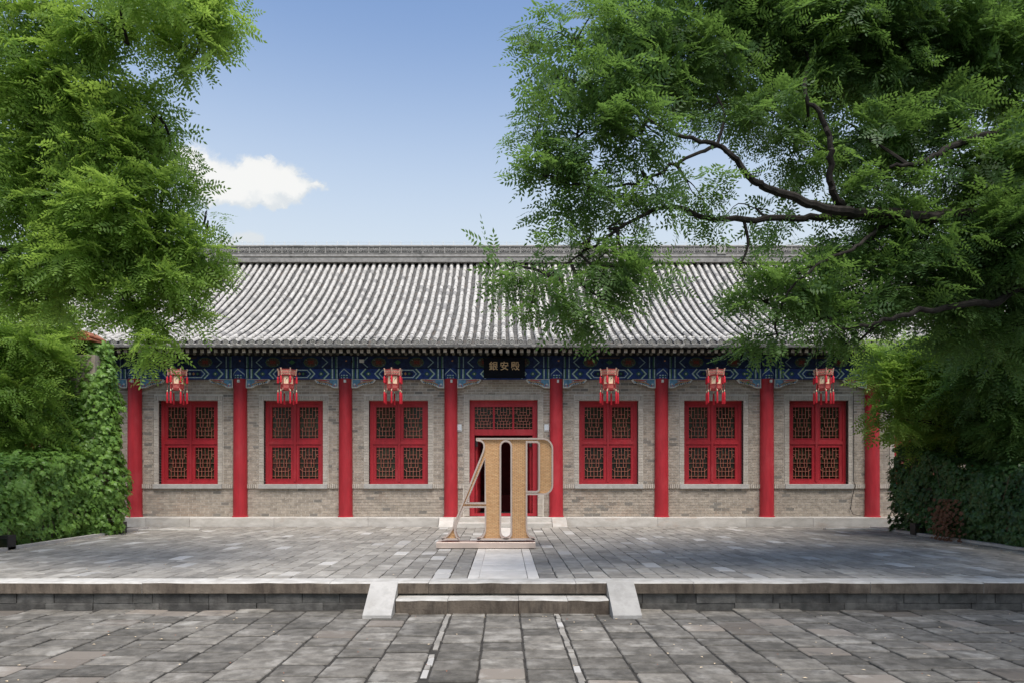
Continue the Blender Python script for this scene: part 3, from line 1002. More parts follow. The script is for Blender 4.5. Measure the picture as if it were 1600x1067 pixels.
# carved corner brackets under the beams
qb = MB()
prof = [(0.0, 3.868), (0.60, 3.868), (0.635, 3.845), (0.60, 3.80), (0.555, 3.755), (0.50, 3.765), (0.45, 3.74), (0.40, 3.745), (0.35, 3.715), (0.30, 3.72), (0.26, 3.69),
        (0.22, 3.69), (0.19, 3.655), (0.15, 3.64), (0.10, 3.632), (0.0, 3.632)]
qb.slab(prof, 0, 0.07, 0)
ins = [(0.025, 3.85), (0.56, 3.85), (0.58, 3.835), (0.53, 3.785), (0.40, 3.77), (0.28, 3.74), (0.19, 3.70), (0.14, 3.665), (0.025, 3.66)]
qb.slab(ins, -0.004, 0.01, 1)
qb.line([(0.56, 3.84), (0.48, 3.80), (0.36, 3.79), (0.26, 3.765), (0.17, 3.72)], 0.032, -0.010, 0.01, 3)
qb.line([(0.50, 3.845), (0.36, 3.83), (0.24, 3.815)], 0.024, -0.009, 0.01, 4)
for (x, z, r, mi) in ((0.08, 3.81, 0.035, 1), (0.08, 3.73, 0.03, 0), (0.13, 3.77, 0.025, 1), (0.19, 3.80, 0.028, 1), (0.27, 3.80, 0.02, 5), (0.11, 3.69, 0.022, 4), (0.42, 3.80, 0.02, 2), (0.5, 3.785, 0.02, 2),
                      (0.33, 3.755, 0.018, 2), (0.05, 3.685, 0.018, 3), (0.22, 3.735, 0.02, 1)):
    qb.slab([(x + r * math.cos(k * PI / 3.5), z + r * 0.8 * math.sin(k * PI / 3.5)) for k in range(7)], -0.007 - 0.001 * mi, 0.01, mi)
for k in range(7):
    x = 0.22 + k * 0.052
    z = 3.70 + k * 0.011
    qb.slab([(x, z), (x + 0.028, z + 0.006), (x + 0.02, z + 0.028), (x - 0.006, z + 0.022)], -0.012, 0.01, (1, 2, 6)[k % 3])
qmats = ['white', 'sky_blue', 'green', 'ochre', 'vermilion', 'pale', 'blue']
q_r = qb.mesh('bracket', qmats)
qm = MB()
qm.v = [(-x, y, z) for x, y, z in qb.v]; qm.f = [f[::-1] for f in qb.f]; qm.m = list(qb.m)
q_l = qm.mesh('bracket', qmats)
for i, x in enumerate(colx):
    if i < NB:
        link('bracket', q_r, hall, (x + 0.173, BYF + 0.02, 0), inv=HL)
    if i > 0:
        link('bracket', q_l, hall, (x - 0.173, BYF + 0.02, 0), inv=HL)
hp('junction_box', MB().box(-3.80, -3.69, BYF - 0.06, BYF - 0.007, 4.29, 4.37), 'lamp_white')
hp('junction_box', MB().box(-0.24 - 3.84, -3.99, BYF - 0.04, BYF - 0.007, 4.29, 4.34), 'black')

# roof curve: axis of the round tiles from the eave (17.0, 4.652) to the ridge (22.93, 8.47)
RY0, RZ0, RUN, RISE, AA = 17.0, 4.652, 5.93, 3.82, 0.60


def rc(t):
    return RY0 + RUN * t, RZ0 + RISE * (AA * t + (1 - AA) * t * t)


tab = [0.0]
NTB = 600
for k in range(NTB):
    (a, b), (c, d) = rc(k / NTB), rc((k + 1) / NTB)
    tab.append(tab[-1] + math.hypot(c - a, d - b))
SLEN = tab[-1]


def at_s(s):
    s = max(0, min(SLEN, s))
    k = int(np.searchsorted(tab, s)) / NTB
    y, z = rc(k)
    sl = math.atan2(RISE * (AA + 2 * (1 - AA) * k), RUN)
    return y, z, sl


RX = 15.9
# sheet under the tiles (both slopes)
rs = MB()
prof = [rc(k / 16) for k in range(17)]
top = [(y, z - 0.07) for y, z in prof] + [(2 * 22.93 - y, z - 0.07) for y, z in prof[::-1][1:]]
n = len(top)
vs, fs = [], []
for x in (-RX, RX):
    vs += [(x, y, z) for y, z in top] + [(x, y, z - 0.06) for y, z in top]
for k in range(n - 1):
    fs.append((k, 2 * n + k, 2 * n + k + 1, k + 1))
    fs.append((n + k, n + k + 1, 3 * n + k + 1, 3 * n + k))
fs.append((0, n, 3 * n, 2 * n)); fs.append((n - 1, 3 * n - 1, 4 * n - 1, 2 * n - 1))
rs.add(vs, fs)
gab = [(17.6, 4.4)] + [(y, z - 0.14) for y, z in top[2:-2]] + [(28.2, 4.4)]
for x0, x1 in ((-16.1, -15.75), (15.75, 16.1)):
    g = [(x0, y, z) for y, z in gab] + [(x1, y, z) for y, z in gab]
    m_ = len(gab)
    rs.add(g, [tuple(range(m_)), tuple(range(2 * m_ - 1, m_ - 1, -1))] + [(i, (i + 1) % m_, m_ + (i + 1) % m_, m_ + i) for i in range(m_)])
roof = hp('roof', rs, 'pan')
PITCH = 0.2159
NR = 143
rowx = [(k - (NR - 1) / 2) * PITCH + X0 for k in range(NR)]
TL = 0.24
NS = int(SLEN / TL)
TLn = SLEN / NS


def round_tile(r0=0.063, r1=0.056, L=TLn + 0.012, th=0.014, seg=6):
    vs, fs = [], []
    for y, r in ((0, r0), (L, r1)):
        for k in range(seg + 1):
            a = PI * k / seg
            vs.append((r * math.cos(a), y, r * math.sin(a) - 0.005))
    for k in range(seg + 1):
        a = PI * k / seg
        vs.append(((r0 - th) * math.cos(a), 0, (r0 - th) * math.sin(a) - 0.005))
    n_ = seg + 1
    for k in range(seg):
        fs.append((k, n_ + k, n_ + k + 1, k + 1))
        fs.append((k, k + 1, 2 * n_ + k + 1, 2 * n_ + k))
    for a, b in ((0, n_), (seg, n_ + seg)):
        pass
    return vs, fs


def pan_tile(L=0.135, w2=0.075, seg=4):
    vs, fs = [], []
    for y, dz_ in ((0, 0.0), (L, -0.016), (0, -0.014)):
        for k in range(seg + 1):
            x = -w2 + 2 * w2 * k / seg
            vs.append((x, y, -0.055 + dz_ + 0.03 * (x / w2) ** 2))
    n_ = seg + 1
    for k in range(seg):
        fs.append((k, k + 1, n_ + k + 1, n_ + k))
        fs.append((2 * n_ + k, 2 * n_ + k + 1, k + 1, k))
    return vs, fs


rt_v, rt_f = round_tile()
pt_v, pt_f = pan_tile()
rt_me = [MB().add(rt_v, rt_f).mesh('roof_tile', 'tile', True)]
# eave tile: round tile closed by a disc with raised rim and boss, a nail cap on top
ev = MB().add(rt_v, rt_f)
cz = 0.0
segs = 14
ring = lambda r, y: [(r * math.cos(2 * PI * k / segs), y, cz + r * math.sin(2 * PI * k / segs)) for k in range(segs)]
vs = ring(0.066, 0.02) + ring(0.066, -0.012) + ring(0.052, -0.012) + ring(0.048, -0.004) + ring(0.022, -0.004) + ring(0.014, -0.012)
fs = []
for r in range(5):
    for k in range(segs):
        k2 = (k + 1) % segs
        fs.append((r * segs + k, r * segs + k2, (r + 1) * segs + k2, (r + 1) * segs + k))
fs.append(tuple(5 * segs + k for k in range(segs)))
ev.add(vs, fs)
ev.lathe([(0.03, 0.05), (0.034, 0.075), (0.026, 0.1), (0.01, 0.112)], 8, (0, 0.15, 0))
ev_me = ev.mesh('eave_tile', 'tile', True)
dp = MB().add(pt_v, pt_f)
dpts = [(-0.078, -0.028), (-0.05, -0.045), (-0.02, -0.055), (0.02, -0.055), (0.05, -0.045), (0.078, -0.028), (0.08, -0.06), (0.062, -0.095), (0.035, -0.12), (0, -0.135), (-0.035, -0.12), (-0.062, -0.095), (-0.08, -0.06)]
dp.slab(dpts, -0.012, 0.004, 0)
dp.slab([(x * 0.7, -0.085 + (z + 0.085) * 0.6) for x, z in dpts], -0.018, 0.0, 0)
dp_me = dp.mesh('drip_tile', 'tile')
rest_v, rest_f, pan_v, pan_f = [], [], [], []
A_rt, A_pt = np.array(rt_v), np.array(pt_v)


def place(A, x, s, jit=0.003, roll=0.02):
    y, z, sl = at_s(s)
    c_, s_ = math.cos(sl), math.sin(sl)
    yaw = random.gauss(0, roll)
    xs_ = A[:, 0] - A[:, 1] * yaw
    Y = A[:, 1] * c_ - A[:, 2] * s_
    Z = A[:, 1] * s_ + A[:, 2] * c_
    return np.stack([xs_ + x + random.gauss(0, jit), Y + y, Z + z + random.gauss(0, jit * 0.7)], 1)


order = sorted(range(NR), key=lambda k: abs(rowx[k]))
singles = set()
for sidx in (1, 2, 3):
    for k in order:
        if len(singles) < 298 and in_view(rowx[k], 17.3, 0.2):
            singles.add((k, sidx))
for k, x in enumerate(rowx):
    xw = x + random.gauss(0, 0.004)
    y, z, sl = at_s(0)
    link('eave_tile', ev_me, roof, (xw, y + random.gauss(0, .006), z + random.gauss(0, .004)), (sl, random.gauss(0, .05), random.gauss(0, 0.02)))
    for s_i in range(1, NS):
        s = s_i * TLn
        xj = xw + 0.006 * math.sin(k * 1.7 + s_i * 0.35)
        if (k, s_i) in singles:
            y, z, sl = at_s(s)
            link('roof_tile', rt_me[0], roof, (xj, y, z + random.gauss(0, .003)), (sl, random.gauss(0, .04), random.gauss(0, 0.02)))
        else:
            o_ = len(rest_v) * len(rt_v)
            rest_v.append(place(A_rt, xj, s))
            rest_f.extend([tuple(i + o_ for i in f) for f in rt_f])
    if k < NR - 1:
        xp = x + PITCH / 2
        y, z, sl = at_s(0)
        link('drip_tile', dp_me, roof, (xp, y - 0.004 + random.gauss(0, .005), z - 0.012 + random.gauss(0, .004)), (sl * 0.85, random.gauss(0, .05), 0))
        for s_i in range(1, int(SLEN / 0.12)):
            o_ = len(pan_v) * len(pt_v)
            pan_v.append(place(A_pt, xp, s_i * 0.12, 0.002, 0.01))
            pan_f.extend([tuple(i + o_ for i in f) for f in pt_f])


def from_np(name, v, f, mat, smooth=False):
    me = bpy.data.meshes.new(name)
    v = np.concatenate(v).astype(np.float32)
    me.vertices.add(len(v)); me.vertices.foreach_set('co', v.ravel())
    f = np.array(f, dtype=np.int32)
    me.loops.add(f.size); me.loops.foreach_set('vertex_index', f.ravel())
    me.polygons.add(len(f)); me.polygons.foreach_set('loop_start', np.arange(0, f.size, f.shape[1], dtype=np.int32))
    me.polygons.foreach_set('loop_total', np.full(len(f), f.shape[1], dtype=np.int32))
    me.materials.append(M[mat])
    me.update(calc_edges=True)
    if smooth:
        me.polygons.foreach_set('use_smooth', [True] * len(me.polygons))
        me.set_sharp_from_angle(angle=math.radians(40))
    return me


o = link('roof_tiles', from_np('roof_tiles', rest_v, rest_f, 'tile', True), roof); o['kind'] = 'stuff'
o = link('pan_tiles', from_np('pan_tiles', pan_v, pan_f, 'pan'), roof); o['kind'] = 'stuff'

# ridge: stepped mouldings, a band of scroll-carved panels, a cap
rg = MB()
ry = 22.93
rg.box(-RX, RX, ry - 0.20, ry + 0.20, 8.40, 8.53)
rg.box(-RX, RX, ry - 0.15, ry + 0.15, 8.533, 8.60)
rg.box(-RX, RX, ry - 0.19, ry + 0.19, 8.60, 8.66)
rg.box(-RX, RX, ry - 0.13, ry + 0.13, 8.66, 8.70)
rg.box(-RX, RX, ry - 0.10, ry + 0.10, 8.70, 8.945)
rg.box(-RX, RX, ry - 0.16, ry + 0.16, 8.945, 8.965)

rg.box(-RX, RX, ry - 0.33, ry - 0.201, 8.37, 8.50)
vs, fs = [], []
capn = 6
for x in (-RX, RX):
    vs += [(x, ry - 0.13 * math.cos(PI * k / capn), 8.966 + 0.06 * math.sin(PI * k / capn)) for k in range(capn + 1)]
for k in range(capn):
    fs.append((k, capn + 1 + k, capn + 2 + k, k + 1))
rg.add(vs, fs)
ridge = hp('ridge', rg, 'ridge')
pw = 0.362
pm = MB()
pm.box(-pw / 2 + 0.004, pw / 2 - 0.004, 0, 0.03, 0, 0.235, 1)
pm.line([(-pw / 2 + 0.012, 0.01), (pw / 2 - 0.012, 0.01), (pw / 2 - 0.012, 0.225), (-pw / 2 + 0.012, 0.225)], 0.018, -0.016, 0.01, 0, True)
for s in (-1, 1):
    sp = []
    for k in range(11):
        a = k / 10 * 3.6 * PI / 1.2
        r = 0.07 * (1 - k / 13)
        sp.append((s * (0.085 - r * math.cos(a)), 0.118 + r * math.sin(a)))
    pm.line(sp, 0.02, -0.02, 0.01, 0)
pm.line([(-0.02, 0.19), (0.0, 0.118), (0.02, 0.05)], 0.018, -0.018, 0.01, 0)
pm_me = pm.mesh('ridge_panel', ['ridge', 'ridge_dark'])
np_ = int(2 * RX / pw)
for k in range(np_):
    x = (k - (np_ - 1) / 2) * pw
    if abs(x - 7.17) < 0.181:
        link('ridge_post', MB().box(-0.15, 0.15, -0.09, 0.03, -0.03, 0.26).mesh('ridge_post', 'ridge'), ridge, (x, ry - 0.131, 8.703))
        continue
    link('ridge_panel', pm_me, ridge, (x, ry - 0.131, 8.704), (0, 0, 0))
spike = MB()
for k in range(90):
    x = -RX + k * 0.355
    spike.tube([(x, ry, 9.0), (x, ry, 9.17)], 0.006, 4)
    spike.box(x - 0.035, x + 0.035, ry - 0.004, ry + 0.004, 9.09, 9.10)
spike.tube([(-RX, ry, 9.13), (RX, ry, 9.13)], 0.004, 4)
hp('bird_wire', spike, 'lamp_white', ridge)

# eaves: board, two rows of rafters
eb_ = MB()
eb_.box(-RX, RX, 17.035, 17.10, 4.50, 4.575)
y1_, z1_ = 18.6, 4.99
vs = [(-RX, 17.05, 4.498), (RX, 17.05, 4.498), (RX, y1_, z1_), (-RX, y1_, z1_), (-RX, 17.05, 4.49), (RX, 17.05, 4.49), (RX, y1_, z1_ - 0.01), (-RX, y1_, z1_ - 0.01)]
eb_.add(vs, [(0, 1, 2, 3), (7, 6, 5, 4), (0, 4, 5, 1)])
hp('eave_board', eb_, 'eave')
rp = 0.1745
nr_ = int(2 * RX / rp)
sq = MB()
sl0 = math.atan2(z1_ - 4.49, y1_ - 17.05)
sq.box(-0.04, 0.04, 0.004, 0.9, -0.085, 0, 0)
sq.box(-0.041, 0.041, -0.004, 0.006, -0.086, 0.0, 1)
sq_me = sq.mesh('flying_rafter', ['rafter', 'rafter_end'])
rd = MB()
rdv = MB().lathe([(0.036, 0), (0.036, 0.006), (0.034, 0.006), (0.034, 0.9)], 10)
rd.v = [(x, z, y) for x, y, z in rdv.v]; rd.f = [f[::-1] for f in rdv.f]
rd.m = [1 if all(rd.v[i][1] < 0.007 for i in f) else 0 for f in rd.f]
rd_me = rd.mesh('round_rafter', ['rafter', 'rafter_end_dark'])
for k in range(nr_):
    x = (k - (nr_ - 1) / 2) * rp
    link('flying_rafter', sq_me, hall, (x + random.gauss(0, .005), 17.13, 4.49 + random.gauss(0, 0.003)), (sl0 * 0.55, 0, 0), inv=HL)
    link('round_rafter', rd_me, hall, (x + 0.01, 17.46, 4.43), (sl0, 0, 0), inv=HL)
hp('purlin', MB().box(-RX, RX, 17.98, 18.2, 4.462, 4.58), 'rafter')

# things fixed to the front
nb = thing('name_board', 'black name board with three gilt characters above the doorway', 'sign', (-0.0, 17.74, 4.12))
bd = MB().box(-0.535, 0.535, -0.03, 0.03, -0.25, 0.25)
bd.box(-0.555, 0.555, -0.04, -0.028, 0.235, 0.262, 0); bd.box(-0.555, 0.555, -0.04, -0.028, -0.262, -0.235, 0)
obj('panel', bd, 'board', nb, rot=(math.radians(8), 0, 0))
for k, ch in enumerate('銀安殿'):
    cu = bpy.data.curves.new('character', 'FONT')
    cu.body = ch
    cu.size = 0.235
    cu.align_x = 'CENTER'; cu.align_y = 'CENTER'
    cu.extrude = 0.004
    cu.offset = 0.002
    tmp = bpy.data.objects.new('character_curve', cu)
    COL.objects.link(tmp)
    dg = bpy.context.evaluated_depsgraph_get()
    me = bpy.data.meshes.new_from_object(tmp.evaluated_get(dg))
    bpy.data.objects.remove(tmp)
    me.materials.clear(); me.materials.append(M['gold'])
    link('character', me, nb, ((k - 1) * 0.282 + 0.0, -0.0375, 0.03), (PI / 2 + math.radians(8), 0, 0))

for x, lab in ((-1.19, 'small pale notice plate on the brick left of the red doorway'), (1.12, 'small pale notice plate on the brick right of the red doorway')):
    o = obj('notice_plate', MB().box(-0.06, 0.06, 0, 0.015, -0.095, 0.095, 0).box(-0.052, 0.052, -0.002, 0.004, -0.087, -0.06, 1), ['notice', 'sill'], loc=(x, WY - 0.022, 2.59))
    tag(o, lab, 'notice')


# ------------------------------------------------------------------ lanterns
def make_lantern():
    root = thing('palace_lantern', '', 'lantern')
    hexr = lambda r, z, ph=0.0: [(r * math.cos(ph + k * PI / 3), r * math.sin(ph + k * PI / 3), z) for k in range(6)]

    def hexwall(mb, r0, z0, r1, z1, mi=0, th=0.012):
        a, b = hexr(r0, z0), hexr(r1, z1)
        c, d = hexr(r0 - th, z0), hexr(r1 - th, z1)
        vs = a + b + c + d
        fs = []
        for k in range(6):
            j = (k + 1) % 6
            fs += [(k, j, 6 + j, 6 + k), (12 + j, 12 + k, 18 + k, 18 + j), (6 + k, 6 + j, 18 + j, 18 + k), (j, k, 12 + k, 12 + j)]
        mb.add(vs, fs, mi)
    cr = MB()
    hexwall(cr, 0.215, -0.17, 0.235, -0.045, 1)
    hexwall(cr, 0.222, -0.185, 0.225, -0.165, 0)
    hexwall(cr, 0.226, -0.125, 0.229, -0.105, 0)
    hexwall(cr, 0.245, -0.05, 0.248, -0.03, 0)
    for k in range(6):
        a = k * PI / 3
        cx_, cy_ = 0.232 * math.cos(a), 0.232 * math.sin(a)
        cr.tube([(cx_, cy_, -0.19), (cx_ * 1.05, cy_ * 1.05, -0.08), (cx_ * 1.14, cy_ * 1.14, 0.0)], [0.014, 0.017, 0.022], 5, 1)
        m1 = ((k + .5) * PI / 3)
        fx, fy = 0.2 * math.cos(m1), 0.2 * math.sin(m1)
        tx, ty = -math.sin(m1), math.cos(m1)
        for s in (-0.06, 0.0, 0.06):
            q = [(fx * 1.0 + tx * (s + e), fy * 1.0 + ty * (s + e), z) for e, z in ((-0.02, -0.14), (0.02, -0.14), (0.02, -0.075), (-0.02, -0.075))]
            q2 = [(x * 1.02, y * 1.02, z) for x, y, z in q]
            cr.add(q + q2, [(4, 5, 6, 7), (0, 1, 5, 4), (1, 2, 6, 5), (2, 3, 7, 6), (3, 0, 4, 7)], 2)
    obj('crown', cr, ['lantern_red', 'lantern_tan', 'rose'], root)
    fm = MB()
    for k in range(6):
        a = k * PI / 3
        x, y = math.cos(a), math.sin(a)
        fm.tube([(0.172 * x, 0.172 * y, -0.185), (0.172 * x, 0.172 * y, -0.545)], 0.011, 5, 0)
        fm.tube([(0.172 * x, 0.172 * y, -0.545), (0.185 * x, 0.185 * y, -0.60)], [0.011, 0.007], 5, 1)
    hexwall(fm, 0.176, -0.20, 0.176, -0.185, 0)
    hexwall(fm, 0.176, -0.445, 0.176, -0.43, 0)
    hexwall(fm, 0.172, -0.545, 0.172, -0.53, 0)
    hexwall(fm, 0.155, -0.59, 0.172, -0.545, 0)
    obj('frame', fm, ['lantern_red', 'lantern_tan'], root)
    for k in range(6):
        m1 = (k + .5) * PI / 3
        ap = 0.165 * math.cos(PI / 6)
        pn = MB().box(-0.07, 0.07, 0, 0.004, -0.43, -0.20, 0)
        pn.line([(-0.03, -0.36), (-0.01, -0.30), (0.02, -0.27), (0.03, -0.24)], 0.006, -0.003, 0.002, 1)
        pn.slab([(0.005, -0.30), (0.03, -0.29), (0.035, -0.265), (0.012, -0.27)], -0.002, 0.002, 1)
        pn.line([(-0.066, -0.425), (0.066, -0.425), (0.066, -0.205), (-0.066, -0.205)], 0.01, -0.005, 0.002, 2, True)
        obj('silk_panel', pn, ['silk', 'brown', 'lantern_red'], root, loc=(ap * math.cos(m1), ap * math.sin(m1), 0), rot=(0, 0, m1 + PI / 2))
        bnd = MB().box(-0.072, 0.072, 0, 0.005, -0.53, -0.445, 0)
        for q in range(5):
            bnd.box(-0.058 + q * 0.026, -0.046 + q * 0.026, -0.004, 0.0, -0.52, -0.455, 1)
        obj('skirt_panel', bnd, ['rose', 'lantern_red'], root, loc=(ap * math.cos(m1), ap * math.sin(m1), 0), rot=(0, 0, m1 + PI / 2))
    for k in range(6):
        a = k * PI / 3
        x, y = 0.255 * math.cos(a), 0.255 * math.sin(a)
        ts = MB()
        ts.tube([(x, y, -0.02), (x, y, -0.60)], 0.004, 4, 0)
        ts.lathe([(0.006, -0.21), (0.026, -0.235), (0.03, -0.30), (0.034, -0.395), (0.008, -0.41)], 8, (x, y, 0), 0)
        ts.lathe([(0.004, -0.585), (0.014, -0.60), (0.014, -0.625), (0.008, -0.64)], 7, (x, y, 0), 1)
        lo = -0.96 + random.uniform(-0.02, 0.02)
        ts.lathe([(0.008, -0.64), (0.024, -0.665), (0.026, -0.75), (0.03, lo + 0.02), (0.022, lo)], 9, (x, y, 0), 0)
        obj('tassel', ts, ['tassel', 'silk'], root, True)
    hk = MB().tube([(0, 0, -0.1), (0, 0, 0.36)], 0.006, 5, 0)
    hk.tube([(-0.2, 0, -0.1), (0.2, 0, -0.1)], 0.006, 4, 0)
    hk.tube([(0, -0.2, -0.1), (0, 0.2, -0.1)], 0.006, 4, 0)
    obj('hanging_wire', hk, 'cord', root)
    return root


lan = make_lantern()
LANT = [(-8.29, 0.28, 'red palace lantern hanging in front of the window nearest the ivy-covered pillar'),
        (-5.50, 0.10, 'red palace lantern hanging in front of the second window from the ivy-covered pillar'),
        (-2.82, 0.52, 'red palace lantern hanging just left of the red doorway with the name board'),
        (2.66, 0.15, 'red palace lantern hanging just right of the red doorway with the name board'),
        (5.35, 0.42, 'red palace lantern hanging in front of the second window right of the doorway'),
        (8.09, 0.35, 'red palace lantern hanging in front of the window closest to the dark right hedge')]
for i, (x, rz, lab) in enumerate(LANT):
    o = lan if i == 0 else copy_tree(lan)
    o.location = (x, 17.3, 4.03)
    o.rotation_euler = (0, 0, rz)
    o.scale = (0.9, 0.9, 0.92)
    tag(o, lab, 'lantern', 'red palace lanterns hanging under the eaves')

# ------------------------------------------------------------------ letter sculpture
SY = 12.50
sc_ = thing('letter_sculpture', 'tall woven rattan letters reading AP with metal edging on a long metal base', 'sculpture', (-0.34, 12.62, 0))
INV = (-0.34, 12.62, 0)


def Z2(p):
    return ((p[0] - 576) / 458.3, (998 - p[1]) / 458.3)


def arc(cx_, cy_, r, a0, a1, n=7):
    return [(cx_ + r * math.cos(math.radians(a0 + (a1 - a0) * k / (n - 1))), cy_ + r * math.sin(math.radians(a0 + (a1 - a0) * k / (n - 1)))) for k in range(n)]


outer = [(340, 72)] + arc(897, 160, 88, -90, 0, 9) + arc(905, 468, 80, 0, 90, 9) + [(768, 548), (768, 820), (771, 850), (779, 876), (793, 897), (812, 910), (835, 918), (835, 925), (345, 925), (345, 918),
         (368, 911), (388, 898), (402, 878), (410, 850), (412, 820), (412, 655), (240, 655), (175, 800), (165, 832), (165, 858), (172, 882), (182, 902), (195, 916), (195, 925),
         (45, 925), (45, 918), (70, 906), (95, 886), (118, 858), (140, 822), (372, 240), (392, 190), (402, 150), (400, 125), (390, 108), (372, 97), (340, 92)]
hole_a = [(412, 245), (412, 615), (257, 615)]
hole_s = arc(589, 141, 41, 180, 360, 9) + arc(589, 871, 41, 0, 180, 9)
hole_p = [(768, 108), (846, 108)] + arc(846, 126, 18, -60, 0, 3) + arc(846, 500, 18, 0, 60, 3) + [(846, 518), (768, 518)]
loops = [[Z2(p) for p in L] for L in (outer, hole_a, hole_s, hole_p)]
cu = bpy.data.curves.new('letter_outline', 'CURVE')
cu.dimensions = '2D'; cu.fill_mode = 'BOTH'; cu.extrude = 0.09
for L in loops:
    s = cu.splines.new('POLY')
    s.points.add(len(L) - 1)
    for p, (x, z) in zip(s.points, L):
        p.co = (x, z, 0, 1)
    s.use_cyclic_u = True
tmp = bpy.data.objects.new('letter_outline', cu)
COL.objects.link(tmp)
me = bpy.data.meshes.new_from_object(tmp.evaluated_get(bpy.context.evaluated_depsgraph_get()))
bpy.data.objects.remove(tmp)
me.transform(Matrix.Translation((0, SY + 0.125, 0)) @ Matrix.Rotation(PI / 2, 4, 'X'))
me.materials.clear(); me.materials.append(M['rattan'])
link('rattan_panel', me, sc_, inv=INV)


def trim_band(L, wid, y0, y1, inside):
    """metal band following a closed outline, wid wide on the INSIDE of the letter body"""
    n = len(L)
    area = sum(L[i][0] * L[(i + 1) % n][1] - L[(i + 1) % n][0] * L[i][1] for i in range(n))
    sgn = (1 if area > 0 else -1) * (1 if inside else -1)
    off = []
    for i in range(n):
        p0, p1, p2 = Vector(L[i - 1]), Vector(L[i]), Vector(L[(i + 1) % n])
        d0, d1 = (p1 - p0), (p2 - p1)
        if d0.length < 1e-6: d0 = d1
        if d1.length < 1e-6: d1 = d0
        d0.normalize(); d1.normalize()
        n0, n1 = Vector((-d0.y, d0.x)), Vector((-d1.y, d1.x))
        b = (n0 + n1)
        if b.length < 0.2: b = n0
        b.normalize()
        k = min(1.6, 1 / max(0.35, b.dot(n0)))
        q = p1 + b * wid * k * sgn
        off.append((q.x, q.y))
    mb = MB()
    out_ = [(L[i][0] - (off[i][0] - L[i][0]) * 0.12, L[i][1] - (off[i][1] - L[i][1]) * 0.12) for i in range(n)]
    vs = [(x, y0, z) for x, z in out_] + [(x, y0, z) for x, z in off] + [(x, y1, z) for x, z in out_] + [(x, y1, z) for x, z in off]
    fs = []
    for i in range(n):
        j = (i + 1) % n
        fs += [(i, j, n + j, n + i), (2 * n + j, 2 * n + i, 3 * n + i, 3 * n + j), (j, i, 2 * n + i, 2 * n + j), (n + i, n + j, 3 * n + j, 3 * n + i)]
    return mb.add(vs, fs)


for k, L in enumerate(loops):
    mb = trim_band(L, 0.027, SY, SY + 0.25, k == 0)
    o = obj('edge_trim', mb, 'metal', sc_, inv=INV)
bm_ = o.data
base = MB()
bx0, bx1 = (8 - 576) / 458.3, (836 - 576) / 458.3
c_ = 0.006
base.add([(bx0, 12.41, 0.014), (bx1, 12.41, 0.014), (bx1, 12.84, 0.014), (bx0, 12.84, 0.014), (bx0, 12.41, 0.118 - c_), (bx1, 12.41, 0.118 - c_), (bx1, 12.84, 0.118 - c_), (bx0, 12.84, 0.118 - c_),
          (bx0 + c_, 12.41 + c_, 0.118), (bx1 - c_, 12.41 + c_, 0.118), (bx1 - c_, 12.84 - c_, 0.118), (bx0 + c_, 12.84 - c_, 0.118)],
         [(0, 1, 5, 4), (1, 2, 6, 5), (2, 3, 7, 6), (3, 0, 4, 7), (4, 5, 9, 8), (5, 6, 10, 9), (6, 7, 11, 10), (7, 4, 8, 11), (8, 9, 10, 11), (3, 2, 1, 0)])
obj('base', base, 'metal', sc_, inv=INV)
for x in (bx0 + 0.06, -0.75, -0.2, 0.2, bx1 - 0.06):
    obj('foot', MB().box(x - 0.03, x + 0.03, 12.43, 12.82, 0.001, 0.0138), 'black', sc_, inv=INV)


# ------------------------------------------------------------------ foliage
def quad_mesh(name, V, Q, tone, mat):
    """V (n,3) float, Q (m,4) int, tone (n,) float"""
    me = bpy.data.meshes.new(name)
    me.vertices.add(len(V)); me.vertices.foreach_set('co', np.ascontiguousarray(V, dtype=np.float32).ravel())
    me.loops.add(Q.size); me.loops.foreach_set('vertex_index', np.ascontiguousarray(Q, dtype=np.int32).ravel())
    me.polygons.add(len(Q)); me.polygons.foreach_set('loop_start', np.arange(0, Q.size, 4, dtype=np.int32))
    me.polygons.foreach_set('loop_total', np.full(len(Q), 4, dtype=np.int32))
    a = me.attributes.new('tone', 'FLOAT', 'POINT')
    a.data.foreach_set('value', np.ascontiguousarray(tone, dtype=np.float32))
    me.materials.append(M[mat])
    me.update(calc_edges=True)
    return me


def leaflet(p, d, nrm, L, W):
    """diamond-ish leaflet: 4 verts"""
    s = np.cross(d, nrm); s /= np.linalg.norm(s) + 1e-9
    return [p, p + d * L * 0.45 + s * W * 0.5 - nrm * W * 0.12, p + d * L, p + d * L * 0.45 - s * W * 0.5 - nrm * W * 0.12]


